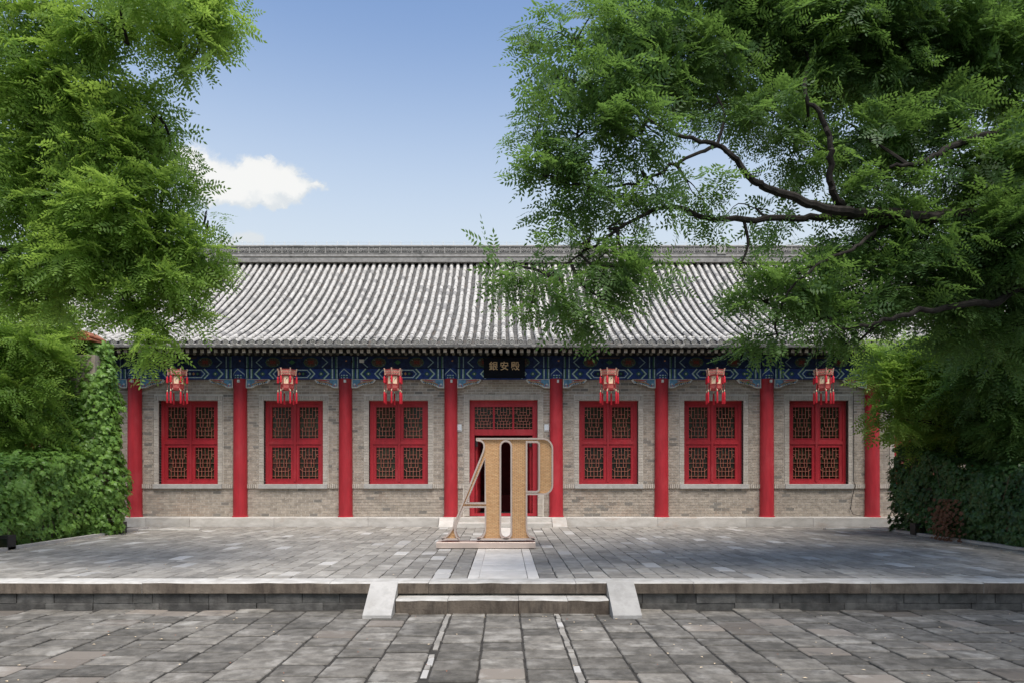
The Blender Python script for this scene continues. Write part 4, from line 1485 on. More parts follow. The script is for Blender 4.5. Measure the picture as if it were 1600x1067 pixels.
def spray_template(seed, nleaf=6, npair=5, leaf_len=0.23, ll=0.066, lw=0.027, twig=0.28):
    """a drooping twig along +x carrying compound leaves; returns (n*4, 3)"""
    r = np.random.default_rng(seed)
    out = []
    Zv = np.array([0, 0, 1.0])
    for i in range(nleaf):
        t = (i + 0.6) / nleaf
        p0 = np.array([t * twig, r.normal(0, .01), -0.10 * t * t * twig / 0.3])
        yaw = (1 if i % 2 else -1) * r.uniform(0.5, 1.1) if i < nleaf - 1 else r.normal(0, .2)
        d = np.array([math.cos(yaw), math.sin(yaw), r.uniform(-0.25, 0.25)])
        d /= np.linalg.norm(d)
        L = leaf_len * r.uniform(0.75, 1.15)
        nrm = Zv + r.normal(0, 0.28, 3)
        nrm -= d * nrm.dot(d); nrm /= np.linalg.norm(nrm)
        side = np.cross(nrm, d)
        droop = r.uniform(0.1, 0.45)
        for k in range(npair):
            q = (k + 0.8) / (npair + 0.5)
            pp = p0 + d * L * q - Zv * droop * L * q * q
            sc = ll * (0.75 + 0.5 * math.sin(PI * min(1, q + 0.12)))
            for s in (-1, 1):
                ld = d * 0.45 + side * s * 0.9 + r.normal(0, 0.08, 3) - Zv * 0.12
                ld /= np.linalg.norm(ld)
                ln = nrm + r.normal(0, 0.18, 3)
                ln -= ld * ln.dot(ld); ln /= np.linalg.norm(ln)
                out += leaflet(pp, ld, ln, sc, lw)
        ld = d - Zv * droop; ld /= np.linalg.norm(ld)
        out += leaflet(p0 + d * L - Zv * droop * L, ld, nrm, ll, lw)
    return np.array(out)


SPRAYS = [spray_template(100 + k) for k in range(10)]


def rot_frames(dirs, up_jit, rg_):
    """frames whose x axis follows dirs and whose z axis stays mostly up"""
    n = len(dirs)
    x = dirs / (np.linalg.norm(dirs, axis=1, keepdims=True) + 1e-9)
    up = np.tile(np.array([[0, 0, 1.0]]), (n, 1)) + rg_.normal(0, up_jit, (n, 3))
    y = np.cross(up, x); y /= np.linalg.norm(y, axis=1, keepdims=True) + 1e-9
    z = np.cross(x, y)
    return np.stack([x, y, z], 2)   # columns


def scatter(P, D, tone, scale, up_jit, rg_, templates):
    Vs, Ts = [], []
    which = rg_.integers(0, len(templates), len(P))
    Rm = rot_frames(D, up_jit, rg_)
    for k, T in enumerate(templates):
        sel = np.where(which == k)[0]
        if len(sel) == 0:
            continue
        V = np.einsum('nij,vj->nvi', Rm[sel], T) * scale[sel][:, None, None] + P[sel][:, None, :]
        Vs.append(V.reshape(-1, 3))
        Ts.append(np.repeat(tone[sel], len(T)))
    return np.concatenate(Vs), np.concatenate(Ts)


def smooth_path(pts, sub=5, jit=0.0, rg_=None):
    P = [np.array(p, float) for p in pts]
    P = [2 * P[0] - P[1]] + P + [2 * P[-1] - P[-2]]
    out = []
    for i in range(1, len(P) - 2):
        for k in range(sub):
            t = k / sub
            a, b, c, d = P[i - 1], P[i], P[i + 1], P[i + 2]
            q = 0.5 * ((2 * b) + (-a + c) * t + (2 * a - 5 * b + 4 * c - d) * t * t + (-a + 3 * b - 3 * c + d) * t ** 3)
            out.append(q + (rg_.normal(0, jit, 3) if jit and rg_ is not None else 0))
    out.append(P[-2])
    return out


def big_tree(name, label, base, trunk_pts, limbs, clumps, mat, seed, per_m3=1.0, group=None, sizes=1.0, up_jit=0.6, trunk_r=0.28):
    rg_ = np.random.default_rng(seed)
    root = thing(name, label, 'tree', base, group)
    tp = smooth_path(trunk_pts, 5, 0.015, rg_)
    n = len(tp)
    mb = MB().tube(tp, [trunk_r * (1.25 if k < 2 else 1) * (1 - 0.45 * k / n) for k in range(n)], 12)
    obj('trunk', mb, 'bark', root, True, inv=base)
    allp = [np.array(p) for p in tp[n // 2:]]
    for pts, r0, r1 in limbs:
        q = smooth_path(pts, 6, 0.012, rg_)
        m_ = len(q)
        obj('branch', MB().tube(q, [r0 + (r1 - r0) * (k / m_) ** 0.8 for k in range(m_)], 8), 'bark', root, True, inv=base)
        allp += q
    allp = np.array(allp)
    P, D, T, S = [], [], [], []
    tw = MB()
    for (c, rad, dens, tn) in clumps:
        c = np.array(c); rad = np.array(rad)
        # twig from the closest limb point into the clump, with side twigs
        near = allp[np.argmin(((allp - c) ** 2).sum(1))]
        mid = (near + c) / 2 + rg_.normal(0, 0.06, 3)
        tw.tube(smooth_path([near, mid, c], 4), np.linspace(0.022, 0.012, 9), 5)
        vol = rad[0] * rad[1] * rad[2] * 4.19
        cnt = max(4, int(dens * per_m3 * 118 * vol ** 0.80))
        g = rg_.normal(0, 1, (cnt, 3)); g /= np.linalg.norm(g, axis=1, keepdims=True)
        rr = rg_.random(cnt) ** 0.42
        pts = c + g * rad * rr[:, None] * rg_.uniform(0.88, 1.12, (cnt, 1))
        # gather sprays in tufts so that the crown breaks into lit tops and dark gaps
        nt = max(2, cnt // 9)
        tuft = pts[rg_.integers(0, cnt, nt)]
        own = rg_.integers(0, nt, cnt)
        pts = pts * 0.36 + tuft[own] * 0.64 + rg_.normal(0, 0.06, (cnt, 3)) * np.array([1.1, 1.1, 1.1])
        dirs = (pts - c) / rad * 0.8 + g * 0.4
        dirs[:, 2] = dirs[:, 2] * 0.6 - 0.18
        dirs += rg_.normal(0, 0.38, (cnt, 3)) * np.array([1, 1, 0.8])
        ttone = np.clip(rg_.normal(0.5 + tn, 0.2, nt), 0, 1)
        P.append(pts); D.append(dirs); T.append(np.clip(ttone[own] + rg_.normal(0, .1, cnt), 0, 1)); S.append(rg_.uniform(0.75, 1.2, cnt) * sizes)
        for k in range(min(10, nt)):
            e = tuft[k]
            tw.tube(smooth_path([c + (near - c) * 0.15, (c + e) / 2 + rg_.normal(0, .04, 3) + np.array([0, 0, 0.03]), e], 3), np.linspace(0.011, 0.004, 7), 4)
    obj('twigs', tw, 'bark', root, inv=base)['kind'] = 'stuff'
    P, D, T, S = map(np.concatenate, (P, D, T, S))
    V, tone = scatter(P, D, T, S, up_jit, rg_, SPRAYS)
    Q = np.arange(len(V)).reshape(-1, 4)
    link('crown', quad_mesh('crown', V, Q, tone, mat), root, inv=base)
    print(name, 'sprays', len(P), 'tris', len(Q) * 2)
    return root


def C(px, py, d, rx, ry, rz=None, dens=1.0, tn=0.0):
    c = to3(px, py, d)
    k = d / F
    return (tuple(c), (rx * k, (rz if rz else (rx + ry) * 0.5 * k), ry * k), dens, tn)


def W(pts):
    return [tuple(to3(*p)) for p in pts]


# right tree: trunk stands outside the frame behind the right hedge, limbs reach left over the courtyard
RB = (10.6, 10.0, 0)
j1 = to3(1700, 340, 9.3)
limbs = [
    (W([(1850, 420, 9.8), (1700, 345, 9.3), (1560, 335, 8.7), (1440, 338, 8.4), (1373, 333, 8.35), (1315, 331, 8.3), (1263, 318, 8.2), (1210, 297, 8.1), (1179, 283, 8.0), (1147, 247, 7.9), (1121, 228, 7.9), (1058, 210, 7.9), (990, 175, 8.2), (920, 140, 8.2)]), 0.10, 0.008),
    (W([(1400, 336, 8.75), (1326, 339, 8.6), (1252, 341, 8.5), (1147, 344, 8.3), (1095, 339, 8.2), (1048, 323, 8.1), (990, 345, 8.0), (953, 367, 8.0), (906, 399, 7.9), (860, 430, 7.9)]), 0.055, 0.008),
    (W([(1330, 331, 8.65), (1310, 315, 8.35), (1297, 283, 8.2), (1297, 231, 8.1), (1284, 184, 8.1), (1258, 147, 8.2), (1262, 90, 8.8), (1240, 30, 8.9)]), 0.055, 0.012),
    (W([(1850, 250, 9.9), (1700, 205, 9.5), (1600, 205, 9.2), (1515, 218, 8.4), (1447, 252, 8.2), (1390, 262, 8.2)]), 0.10, 0.015),
    (W([(1850, 460, 9.9), (1700, 430, 9.5), (1600, 446, 8.7), (1557, 472, 8.4), (1489, 478, 8.2), (1410, 493, 8.1), (1357, 509, 8.1), (1300, 512, 8.2)]), 0.08, 0.012),
    (W([(1400, 345, 8.75), (1368, 362, 8.4), (1331, 391, 8.1), (1284, 409, 8.0), (1231, 457, 8.0), (1215, 500, 8.4)]), 0.03, 0.008),
    (W([(1121, 228, 8.3), (1060, 255, 8.1), (980, 290, 8.0), (900, 290, 7.9), (850, 275, 7.9)]), 0.025, 0.006),
    (W([(1850, 200, 10), (1680, 100, 9.6), (1500, 60, 9.3), (1380, 40, 9.2), (1200, 60, 9.1), (1080, 70, 9.0), (980, 50, 8.9)]), 0.11, 0.012),
]
cl = []
for a in [(895, 55, 8.4, 70, 48, None, .8), (985, 45, 8.5, 85, 60, None, .95), (858, 118, 8.3, 42, 34, None, .8), (925, 135, 8.3, 85, 52, None, 1), (838, 205, 8.2, 48, 36, None, .85), (900, 225, 8.2, 85, 52, None, 1),
          (845, 282, 8.1, 48, 40, None, .8), (925, 300, 8.1, 80, 48, None, .9), (1005, 195, 8.1, 75, 60, None, .9), (1015, 105, 8.7, 85, 70, None, 1), (1095, 75, 8.9, 90, 80, None, 1.1), (1180, 65, 9.1, 100, 85, None, 1.2),
          (1185, 175, 8.7, 75, 60, None, .85), (1275, 85, 9.2, 110, 95, None, 1.2), (1380, 75, 9.2, 115, 95, None, 1.2), (1480, 65, 9.3, 115, 95, None, 1.2), (1575, 90, 9.4, 100, 95, None, 1.2), (1240, 240, 8.9, 60, 60, None, .9),
          (1350, 215, 8.9, 80, 65, None, 1.1), (1430, 170, 9.0, 80, 60, None, 1.1), (1500, 270, 8.9, 90, 60, None, 1.1), (1580, 260, 9.0, 80, 90, None, 1.2), (1075, 285, 8.2, 55, 36, None, .8), (1180, 325, 8.6, 60, 22, None, .6),
          (1010, 285, 8.1, 50, 40, None, .6), (1400, 300, 8.7, 80, 45, None, 1.2), (1440, 380, 8.7, 90, 55, None, 1.3), (1540, 370, 8.8, 90, 75, None, 1.3), (1330, 380, 8.6, 70, 40, None, 1.2), (1600, 350, 8.2, 60, 90, None, 1.2),
          (1120, 150, 8.5, 55, 50, None, .6), (960, 350, 8.0, 45, 22, None, .5),
          (795, 415, 7.9, 36, 30, None, .9, .2), (850, 430, 7.9, 55, 40, None, 1.15, .2), (930, 420, 7.9, 66, 46, None, 1.2, .2), (1000, 425, 7.9, 42, 30, None, 1.0, .25), (880, 465, 7.8, 52, 32, None, .95, .2), (945, 470, 7.8, 42, 30, None, .9, .2),
          (830, 480, 7.8, 24, 24, None, .7, .2), (905, 385, 7.9, 70, 28, None, .8),
          (1155, 420, 8.4, 40, 36, None, 1, .25), (1195, 470, 8.5, 55, 42, None, 1.2, .3), (1240, 430, 8.5, 70, 45, None, 1.2, .2), (1290, 500, 8.6, 80, 40, None, 1.2, .2), (1215, 525, 8.5, 48, 28, None, 1, .25), (1365, 450, 8.7, 85, 55, None, 1.2),
          (1460, 440, 8.9, 95, 65, None, 1.3), (1570, 430, 9.0, 90, 70, None, 1.3), (1340, 535, 8.6, 45, 26, None, .8), (1580, 520, 9.2, 70, 60, None, 1.2), (1490, 520, 9.2, 60, 40, None, 1.1),
          (1420, 10, 8.9, 200, 50, None, 1.1), (1200, -30, 8.9, 160, 60, None, 1), (1000, -25, 8.7, 70, 30, None, .8), (1700, 200, 9.6, 110, 160, None, 1), (1720, 420, 9.8, 110, 150, None, 1), (1550, -80, 9.6, 200, 90, 1.2, 1), (1800, 0, 10.4, 160, 160, 1.5, 1), (1900, 150, 7.2, 150, 260, 1.4, .5)]:  # last clump is out of view, added for shade on the right
    cl.append(C(*a))
cl += [((7.4, 3.2, 6.9), (2.0, 1.9, 0.9), .7, 0), ((9.2, 5.4, 6.6), (1.9, 1.8, 1.0), .4, 0), ((5.2, 3.1, 7.1), (1.7, 1.6, 0.8), .8, 0), ((6.2, 4.9, 7.6), (1.5, 1.4, 0.7), .6, 0)]  # unseen overhead clumps, added to shade the right foreground
limbs.append(([(10.0, 9.9, 5.2), (9.3, 7.6, 6.0), (8.6, 5.4, 6.5), (7.4, 3.2, 6.8), (5.4, 3.0, 7.0)], 0.1, 0.02))  # unseen limb added to carry those shading clumps
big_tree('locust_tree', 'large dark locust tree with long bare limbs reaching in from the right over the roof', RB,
         [(RB[0], RB[1], -0.1), (10.55, 10.0, 1.5), (10.3, 9.95, 3.0), (10.0, 9.9, 4.2), (9.9, 9.9, 5.4), (9.7, 9.9, 6.6)], limbs, cl, 'leaf_shaded', 21, 0.85, 'locust trees over the courtyard')

LB = (-11.2, 10.2, 0)
limbs = [
    (W([(-420, 430, 10.2), (-250, 360, 9.8), (-80, 300, 9.5), (17, 253, 9.3), (56, 197, 9.2), (110, 165, 9.1), (190, 160, 9.0), (250, 185, 9.0)]), 0.12, 0.012),
    (W([(-420, 480, 10.2), (-200, 430, 9.8), (-20, 400, 9.6), (80, 375, 9.4), (180, 380, 9.3), (270, 390, 9.2), (310, 420, 9.2)]), 0.10, 0.01),
    (W([(-420, 200, 10), (-250, 60, 9.4), (-80, 20, 9.0), (0, 12, 8.8), (80, 12, 8.6), (150, 35, 8.5), (200, 70, 8.5)]), 0.09, 0.012),
    (W([(-300, 60, 9.5), (-100, -90, 9.2), (60, -90, 9.0), (150, -40, 8.9), (195, 5, 8.8), (235, 45, 8.7), (275, 80, 8.6), (300, 110, 8.6)]), 0.07, 0.008),
    (W([(80, 375, 9.4), (160, 430, 9.2), (215, 480, 9.1), (235, 520, 9.1)]), 0.03, 0.007),
]
cl = []
for a in [(30, 100, 8.8, 75, 60, None, 1.2, .15), (110, 135, 8.9, 80, 55, None, 1.15, .15), (185, 172, 9.0, 62, 42, None, 1.0, .1), (252, 198, 9.2, 40, 30, None, .85, .05), (270, 235, 9.2, 22, 18, None, .6), (50, 200, 9.0, 85, 60, None, 1.2, .1), (145, 225, 8.9, 85, 60, None, 1.2, .15),
          (212, 250, 9.0, 56, 48, None, 1.1, .15), (252, 305, 9.0, 46, 42, None, 1.1, .15), (60, 300, 9.1, 90, 65, None, 1.2), (160, 320, 8.9, 90, 62, None, 1.2, .1), (245, 355, 9.0, 68, 50, None, 1.1, .1), (298, 385, 9.2, 40, 40, None, 1, .1),
          (50, 395, 9.2, 90, 55, None, 1.2, -.05), (150, 410, 9.0, 85, 50, None, 1.1, .05), (232, 430, 9.0, 62, 44, None, 1.1, .1), (298, 445, 9.2, 34, 34, None, .8, .1), (40, 460, 9.4, 70, 34, None, 1, -.05), (120, 465, 9.2, 60, 26, None, .8),
          (235, 490, 9.1, 40, 36, None, 1.1, .1), (240, 530, 9.1, 32, 24, None, .9, .1), (285, 500, 9.2, 28, 20, None, .8, .1), (320, 400, 9.2, 30, 40, None, 1.1, .1), (185, 470, 9.1, 44, 34, None, .9), (325, 345, 9.2, 20, 26, None, .8),
          (240, 15, 8.8, 50, 36, None, 1.1), (305, 20, 8.7, 50, 42, None, 1.25), (285, 85, 8.6, 40, 34, None, 1.2), (312, 75, 8.6, 28, 40, None, 1.1), (338, 10, 8.7, 24, 28, None, 1.0), (300, -30, 8.8, 70, 30, None, .9),
          (60, 25, 8.7, 75, 34, None, 1, -.1), (150, 60, 8.6, 55, 36, None, .8), (130, 10, 8.4, 70, 34, None, .9, -.05), (200, -20, 7.8, 80, 30, None, .9),
          (-60, 120, 9.4, 90, 90, None, .7), (-70, 300, 9.6, 90, 110, None, .55), (-60, 440, 9.8, 80, 70, None, .45), (-200, 100, 10, 160, 150, 1.4, .35), (-200, 330, 10.2, 150, 130, 1.4, .35), (-60, -60, 9, 150, 70, 1.2, .4)]:
    cl.append(C(*a))
big_tree('locust_tree', 'bright green locust tree filling the upper left corner beside the ivy-covered pillar', LB,
         [(LB[0], LB[1], -0.1), (-11.15, 10.2, 1.4), (-11.2, 10.15, 2.8), (-11.3, 10.1, 4.2), (-11.1, 10.0, 5.6), (-10.9, 9.9, 7.0)], limbs, cl, 'leaf', 33, 1.15, 'locust trees over the courtyard')


# smaller trees behind the hedges
def small_tree(label, base, h, clumps, mat, seed, sizes=1.3):
    b = Vector(base)
    cs = [np.array(c[0]) for c in clumps]
    lm = []
    fork = b + Vector((0, 0, h))
    for c in cs:
        lm.append(([tuple(fork), tuple((fork + Vector(c)) / 2 + Vector((0.05, 0, 0.1))), tuple(c)], 0.035, 0.008))
    big_tree('small_tree', label, base, [tuple(b), tuple(b + Vector((0.05, 0.02, h * 0.5))), tuple(fork), tuple(fork + Vector((0, 0, 0.4)))], lm, clumps, mat, seed, 0.85, None, sizes, 0.6, 0.09)


small_tree('feathery small tree rising behind the left hedge beside the ivy-covered pillar', (-10.9, 14.6, 0), 2.2,
           [C(*a) for a in [(40, 540, 14.2, 60, 50, None, 1.4, .15), (70, 510, 14.8, 40, 34, None, 1.3, .25), (20, 600, 14.0, 55, 50, None, 1.4), (75, 600, 15.2, 34, 50, None, 1.3, .1), (60, 640, 14.6, 45, 34, None, 1.2), (10, 660, 13.8, 40, 34, None, 1.2), (85, 660, 15.3, 30, 34, None, 1.2), (45, 690, 14.5, 50, 26, None, 1.1), (-60, 560, 14, 70, 90, None, .9)]], 'leaf', 41)
small_tree('bright green small tree growing behind the right hedge in front of the last column', (10.6, 15.0, 0), 2.0,
           [C(*a) for a in [(1415, 545, 14.6, 50, 36, None, 1, .25), (1460, 590, 14.4, 60, 50, None, 1.1, .1), (1400, 600, 14.6, 44, 38, None, .9, .15), (1385, 650, 14.6, 34, 20, None, .7, .1), (1455, 665, 15.6, 55, 30, None, 1.1), (1500, 540, 14.4, 55, 45, None, 1.3, .05), (1365, 640, 14.8, 18, 14, None, .7, .15), (1490, 620, 14.9, 50, 50, None, 1.3), (1505, 680, 15.0, 50, 26, None, 1.2)]], 'leaf', 43)
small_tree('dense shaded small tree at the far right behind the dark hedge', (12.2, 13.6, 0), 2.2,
           [C(*a) for a in [(1560, 680, 14.3, 50, 30, None, 1.3), (1610, 690, 13.5, 50, 30, None, 1.2), (1550, 580, 12.8, 65, 50, None, 1.4), (1610, 560, 12.8, 60, 60, None, 1.2), (1535, 645, 14.3, 54, 40, None, 1.4), (1600, 655, 12.8, 60, 44, None, 1.3), (1560, 500, 13, 60, 40, None, 1.1), (1680, 600, 13, 70, 80, None, 1)]], 'leaf_shaded', 45)


# ------------------------------------------------------------------ ivy hedges and pillar
def ivy_leaf(seed):
    r = np.random.default_rng(seed)
    s = 0.105
    # five-lobed leaf folded along the midrib, two quads per half
    a = np.array([0, 0, 0.0]); tip = np.array([0, 1.0, -0.22])
    mid = np.array([0, 0.5, 0.02])
    out = []
    for sg in (-1, 1):
        lo = np.array([sg * 0.42, 0.05, -0.12]); wi = np.array([sg * 0.55, 0.48, -0.16]); sh = np.array([sg * 0.22, 0.66, -0.10])
        out += [a, lo, np.array([sg * 0.30, 0.32, -0.05]), mid] if sg > 0 else [a, mid, np.array([sg * 0.30, 0.32, -0.05]), lo]
        out += [mid, np.array([sg * 0.30, 0.32, -0.05]), wi, sh] if sg > 0 else [mid, sh, wi, np.array([sg * 0.30, 0.32, -0.05])]
        out += [mid, sh, (sh + tip) / 2 + np.array([sg * 0.05, 0, 0]), tip] if sg > 0 else [mid, tip, (sh + tip) / 2 + np.array([sg * 0.05, 0, 0]), sh]
    return (np.array(out) + r.normal(0, 0.02, (24, 3))) * s


IVY = [ivy_leaf(k) for k in range(6)]


def vnoise(a, b, rg_seed=0):
    """cheap smooth value noise for bulges"""
    return (np.sin(a * 1.7 + rg_seed) * np.cos(b * 2.3 + rg_seed * 1.3) + 0.6 * np.sin(a * 3.9 + b * 1.3 + rg_seed * 2.1) + 0.5 * np.cos(b * 5.1 - a * 2.2 + rg_seed)
            + 0.35 * np.sin(a * 8.3 + rg_seed * 3) * np.sin(b * 7.7)) / 2.2


def ivy_on(pts, nrms, name, mat, parent, inv, seed, size=(0.7, 1.35), tone0=0.45, droop=0.9):
    rg_ = np.random.default_rng(seed)
    n = len(pts)
    # leaf plane normal = outward + up; leaf axis hangs down
    N = nrms + np.array([0, 0, 0.55]) + rg_.normal(0, 0.38, (n, 3))
    N /= np.linalg.norm(N, axis=1, keepdims=True)
    Y = np.array([0, 0, -1.0]) * droop + nrms * 0.45 + rg_.normal(0, 0.4, (n, 3))
    Y -= N * (Y * N).sum(1, keepdims=True); Y /= np.linalg.norm(Y, axis=1, keepdims=True) + 1e-9
    X = np.cross(Y, N)
    Rm = np.stack([X, Y, N], 2)
    sc = rg_.uniform(*size, n)
    tone = np.clip(tone0 + 0.32 * vnoise(pts[:, 1] * 1.3 + pts[:, 0], pts[:, 2] * 1.5, seed) + rg_.normal(0, .16, n), 0, 1)
    V, Ts = [], []
    which = rg_.integers(0, len(IVY), n)
    for k, T in enumerate(IVY):
        s = which == k
        V.append((np.einsum('nij,vj->nvi', Rm[s], T) * sc[s][:, None, None] + pts[s][:, None, :]).reshape(-1, 3))
        Ts.append(np.repeat(tone[s], len(T)))
    V = np.concatenate(V); Ts = np.concatenate(Ts)
    o = link(name, quad_mesh(name, V, np.arange(len(V)).reshape(-1, 4), Ts, mat), parent, inv=inv)
    o['kind'] = 'stuff'
    return o


def hedge(label, side, x_face, ya, yb, topf, mat, seed, n, tone0):
    """low wall along y whose courtyard face is at x_face; side=+1 when that face looks to +x"""
    rg_ = np.random.default_rng(seed)
    base = (x_face - side * 0.3, (ya + yb) / 2, 0)
    root = thing('ivy_wall', label, 'hedge', base)
    wl = MB()
    x0, x1 = sorted((x_face - side * 0.45, x_face - side * 0.15))
    wl.box(x0, x1, ya, yb, -0.02, 1.35)
    obj('wall', wl, 'brick', root, inv=base)
    y = rg_.uniform(ya - 0.1, yb + 0.15, n)
    top = topf(y) + 0.16 * vnoise(y * 2.1, y * 0.7, seed)
    kind = rg_.random(n)
    z = rg_.random(n) ** 0.85 * top
    bulge = 0.20 + 0.20 * vnoise(y * 1.5, z * 1.6, seed) + 0.10 * np.sin(z / np.maximum(top, .5) * PI)
    bulge *= np.clip(z / 0.35 + 0.35, 0.35, 1)
    depth = rg_.random(n) ** 1.5 * 0.30
    x = x_face + side * (bulge - depth)
    nr = np.zeros((n, 3)); nr[:, 0] = side; nr[:, 1] = -0.25
    # leaves on top
    tpm = kind < 0.28
    x[tpm] = x_face - side * rg_.uniform(-0.25, 0.8, tpm.sum())
    z[tpm] = top[tpm] + rg_.normal(0, 0.06, tpm.sum()) - 0.25 * np.clip((np.abs(x[tpm] - (x_face - side * 0.25)) - 0.25), 0, 1)
    nr[tpm] = np.array([side * 0.3, -0.3, 0.8])
    # end face looking at the camera or at the hall
    em = kind > 0.93
    y[em] = yb + rg_.uniform(0, 0.3, em.sum())
    x[em] = x_face - side * rg_.uniform(-0.3, 0.6, em.sum())
    nr[em] = np.array([side * 0.5, 0.5, 0.2])
    pts = np.stack([x, y, z], 1)
    ivy_on(pts, nr, 'ivy', mat, root, base, seed, tone0=tone0)
    # loose sprigs reaching out, and bare stems
    stm = MB()
    for k in range(60):
        yy = rg_.uniform(ya, yb); zt = float(topf(np.array([yy]))[0])
        zz = rg_.uniform(0.1, zt)
        p = np.array([x_face + side * 0.1, yy, zz])
        stm.tube([p, p + np.array([side * 0.12, 0.05, rg_.uniform(-.2, .25)]), p + np.array([side * rg_.uniform(.1, .24), rg_.uniform(-.25, .25), rg_.uniform(-.5, .3)])], [0.008, 0.006, 0.003], 4)
    obj('stems', stm, 'stem', root, inv=base)['kind'] = 'stuff'
    return root


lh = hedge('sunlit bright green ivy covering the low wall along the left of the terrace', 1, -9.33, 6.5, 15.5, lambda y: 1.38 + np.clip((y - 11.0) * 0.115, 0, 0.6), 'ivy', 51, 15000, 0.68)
rh = hedge('dark shaded ivy covering the low wall along the right of the terrace', -1, 9.5, 6.5, 16.1, lambda y: 1.5 + np.clip((y - 13.6) * 0.22, 0, 0.55), 'ivy_shaded', 53, 15000, 0.5)
# withered patch on the right wall
rg2 = np.random.default_rng(77)
n = 260
dy_ = rg2.normal(0, 0.26, n)
dpts_ = np.stack([9.5 - 0.33 - rg2.random(n) * 0.18, 14.1 + dy_ * 0.9, np.clip(rg2.normal(0.42, 0.24, n), 0.04, 0.85)], 1)
o = ivy_on(dpts_, np.tile(np.array([[-1.0, -.2, 0]]), (n, 1)), 'dry_ivy', 'dry', rh, (9.5 + 0.3, 11.3, 0), 78, (0.5, 0.9))

# kerbs at the foot of the hedges
for xk, s in ((-8.93, 1), (9.27, -1)):
    y = 6.6
    while y < 16.4:
        l = random.uniform(0.8, 1.3)
        o = obj('kerb_stone', rough_block(-0.06, 0.06, y + 0.003, y + l - 0.003, -0.03, 0.05, 0.003, 0.006, 1), 'plinth', terrace, loc=(xk, 0, 0))
        y += l
for xk, xe, yk in ((-9.3, -7.4, 16.55), (9.3, 7.9, 16.75)):
    a, b = sorted((xk, xe))
    obj('kerb_stone', rough_block(a, b, yk, yk + 0.16, -0.03, 0.03, 0.003, 0.006, 6), 'coping', terrace)

# ivy-covered gate pillar with a small tiled cap
PB = (-9.4, 15.45, 0)
pil = thing('gate_pillar', 'tall pillar smothered in ivy with a small rusty two-tier tiled cap', 'pillar', PB)
obj('shaft', MB().box(-0.33, 0.33, -0.33, 0.33, 0, 4.0), 'brick', pil)
lampbox = MB().box(-0.27, 0.27, -0.27, 0.27, 4.0, 4.30)
obj('cap_box', lampbox, 'black', pil, loc=(-0.1, 0, 0))
for z, r, h in ((4.30, 0.42, 0.10), (4.40, 0.31, 0.14)):
    tier = MB()
    tier.add([(-r, -r, z), (r, -r, z), (r, r, z), (-r, r, z), (-r, -r, z + 0.03), (r, -r, z + 0.03), (r, r, z + 0.03), (-r, r, z + 0.03), (-r * .55, -r * .55, z + h), (r * .55, -r * .55, z + h), (r * .55, r * .55, z + h), (-r * .55, r * .55, z + h)],
             [(3, 2, 1, 0), (0, 1, 5, 4), (1, 2, 6, 5), (2, 3, 7, 6), (3, 0, 4, 7), (4, 5, 9, 8), (5, 6, 10, 9), (6, 7, 11, 10), (7, 4, 8, 11), (8, 9, 10, 11)])
    for k in range(7):
        xx = -r + (k + 0.5) * 2 * r / 7
        tier.tube([(xx, -r - 0.005, z + 0.035), (xx * 0.55, -r * .55, z + h + 0.005)], 0.022, 5)
    obj('cap_tier', tier, 'copper', pil, loc=(-0.1, 0, 0))
n = 6200
rg3 = np.random.default_rng(91)
th = rg3.uniform(0, 2 * PI, n)
zz = rg3.random(n) ** 0.9 * 4.35
rad = 0.36 + 0.15 * vnoise(th * 1.5, zz * 1.5, 4) + 0.12 * np.sin(zz * 1.1) + rg3.random(n) * 0.18 + np.clip(1.8 - zz, 0, 1) * 0.12
rad *= np.where(zz > 3.9, 0.8, 1)
xo = 0.0 + 0.06 * np.clip(zz - 2, 0, 2)
keep = ~((zz > 4.02) & (np.cos(th) < 0.05) & (np.sin(th) < 0.6))
pts = np.stack([PB[0] + xo + rad * np.cos(th) * 1.1, PB[1] + rad * np.sin(th) * 0.9, zz], 1)[keep]
nrm = np.stack([np.cos(th), np.sin(th), np.zeros(n)], 1)[keep]
ivy_on(pts, nrm, 'ivy', 'ivy', pil, PB, 92, (0.75, 1.5), 0.55)

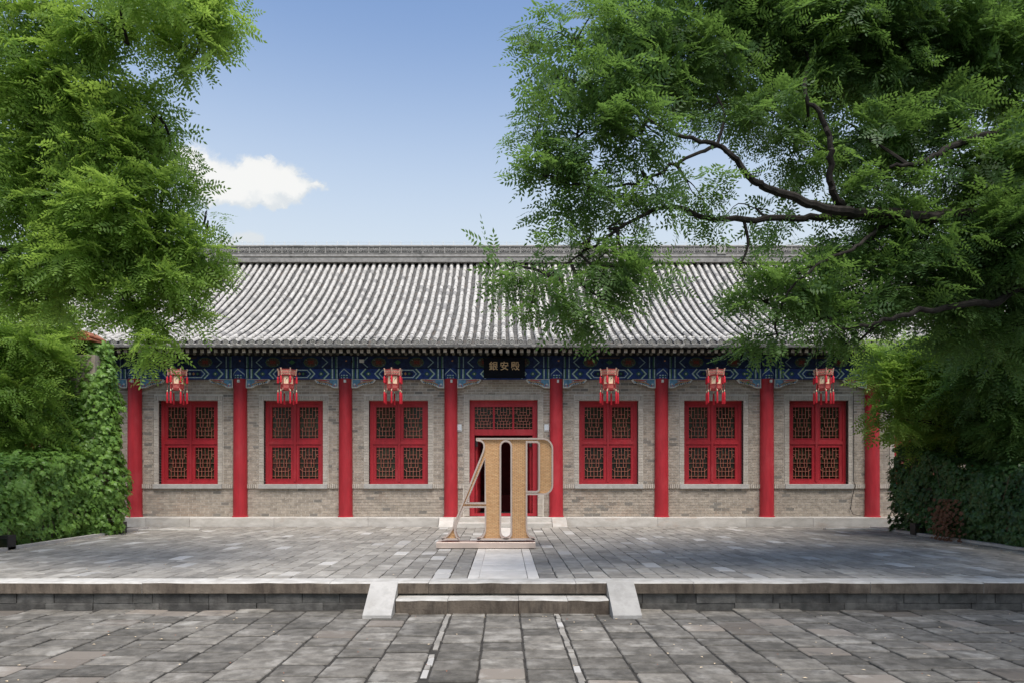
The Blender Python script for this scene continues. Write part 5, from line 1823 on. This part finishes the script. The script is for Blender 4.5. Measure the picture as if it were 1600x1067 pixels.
# black box lamps at the foot of the hedges
for (x, y, lab) in ((-8.97, 12.3, 'small black box light on the ground by the near end of the bright hedge'), (-8.86, 15.75, 'small black box light on the ground at the foot of the ivy-covered pillar'),
                    (9.28, 15.35, 'small black box light on the ground under the dark right hedge')):
    t_ = thing('ground_light', lab, 'light', (x, y, 0), 'box lights at the foot of the hedges')
    obj('housing', MB().box(-0.1, 0.1, -0.1, 0.1, 0.002, 0.26), 'black', t_)
    obj('lens', MB().box(-0.08, 0.08, -0.104, -0.098, 0.05, 0.2), 'glass', t_)

# cables
def sag(a, b, s, n=14):
    a, b = Vector(a), Vector(b)
    return [a.lerp(b, k / n) - Vector((0, 0, s * 4 * (k / n) * (1 - k / n))) for k in range(n + 1)]


o = obj('overhead_cable', MB().tube(sag((-14.5, 14.6, 4.2), (-9.5, 15.3, 3.78), 0.16), 0.018, 6), 'cord')
tag(o, 'black cable sagging from the left edge to the ivy-covered pillar', 'cable')
o = obj('wall_cable', MB().tube([(9.22, WY - 0.06, 3.5), (9.24, WY - 0.05, 2.4), (9.23, WY - 0.06, 1.2), (9.25, WY - 0.1, 1.05), (9.2, WY - 0.04, 0.75), (9.16, WY - 0.04, 0.45), (9.22, WY - 0.05, 0.30), (9.4, WY - 0.1, 0.262)], 0.009, 5), 'cord')
tag(o, 'thin black cable running down the brick beside the last window on the right', 'cable')

# fallen leaves and grit on the paving
lit = MB()
for k in range(560):
    if k > 260:
        sd = random.choice((-1, 1))
        x, y, z = sd * (8.95 + abs(random.gauss(0, 0.16)) * -1) + 0.1, random.uniform(9, 16.2), 0.006
    elif random.random() < 0.5:
        x, y, z = random.uniform(-7, 7), random.uniform(5.4, 8.3), GZ + 0.006
    else:
        x, y, z = random.uniform(-8.6, 8.8), random.uniform(8.95, 17.3), 0.006
    a = random.uniform(0, PI)
    s = random.uniform(0.008, 0.022)
    ca, sa = math.cos(a) * s, math.sin(a) * s
    lit.add([(x - ca, y - sa, z), (x + sa * .5, y - ca * .5, z + 0.004), (x + ca, y + sa, z), (x - sa * .5, y + ca * .5, z + 0.004)], [(0, 1, 2, 3)], 0 if random.random() < .7 else 1)
o = obj('leaf_litter', lit, ['silk', 'copper'])
o['kind'] = 'stuff'
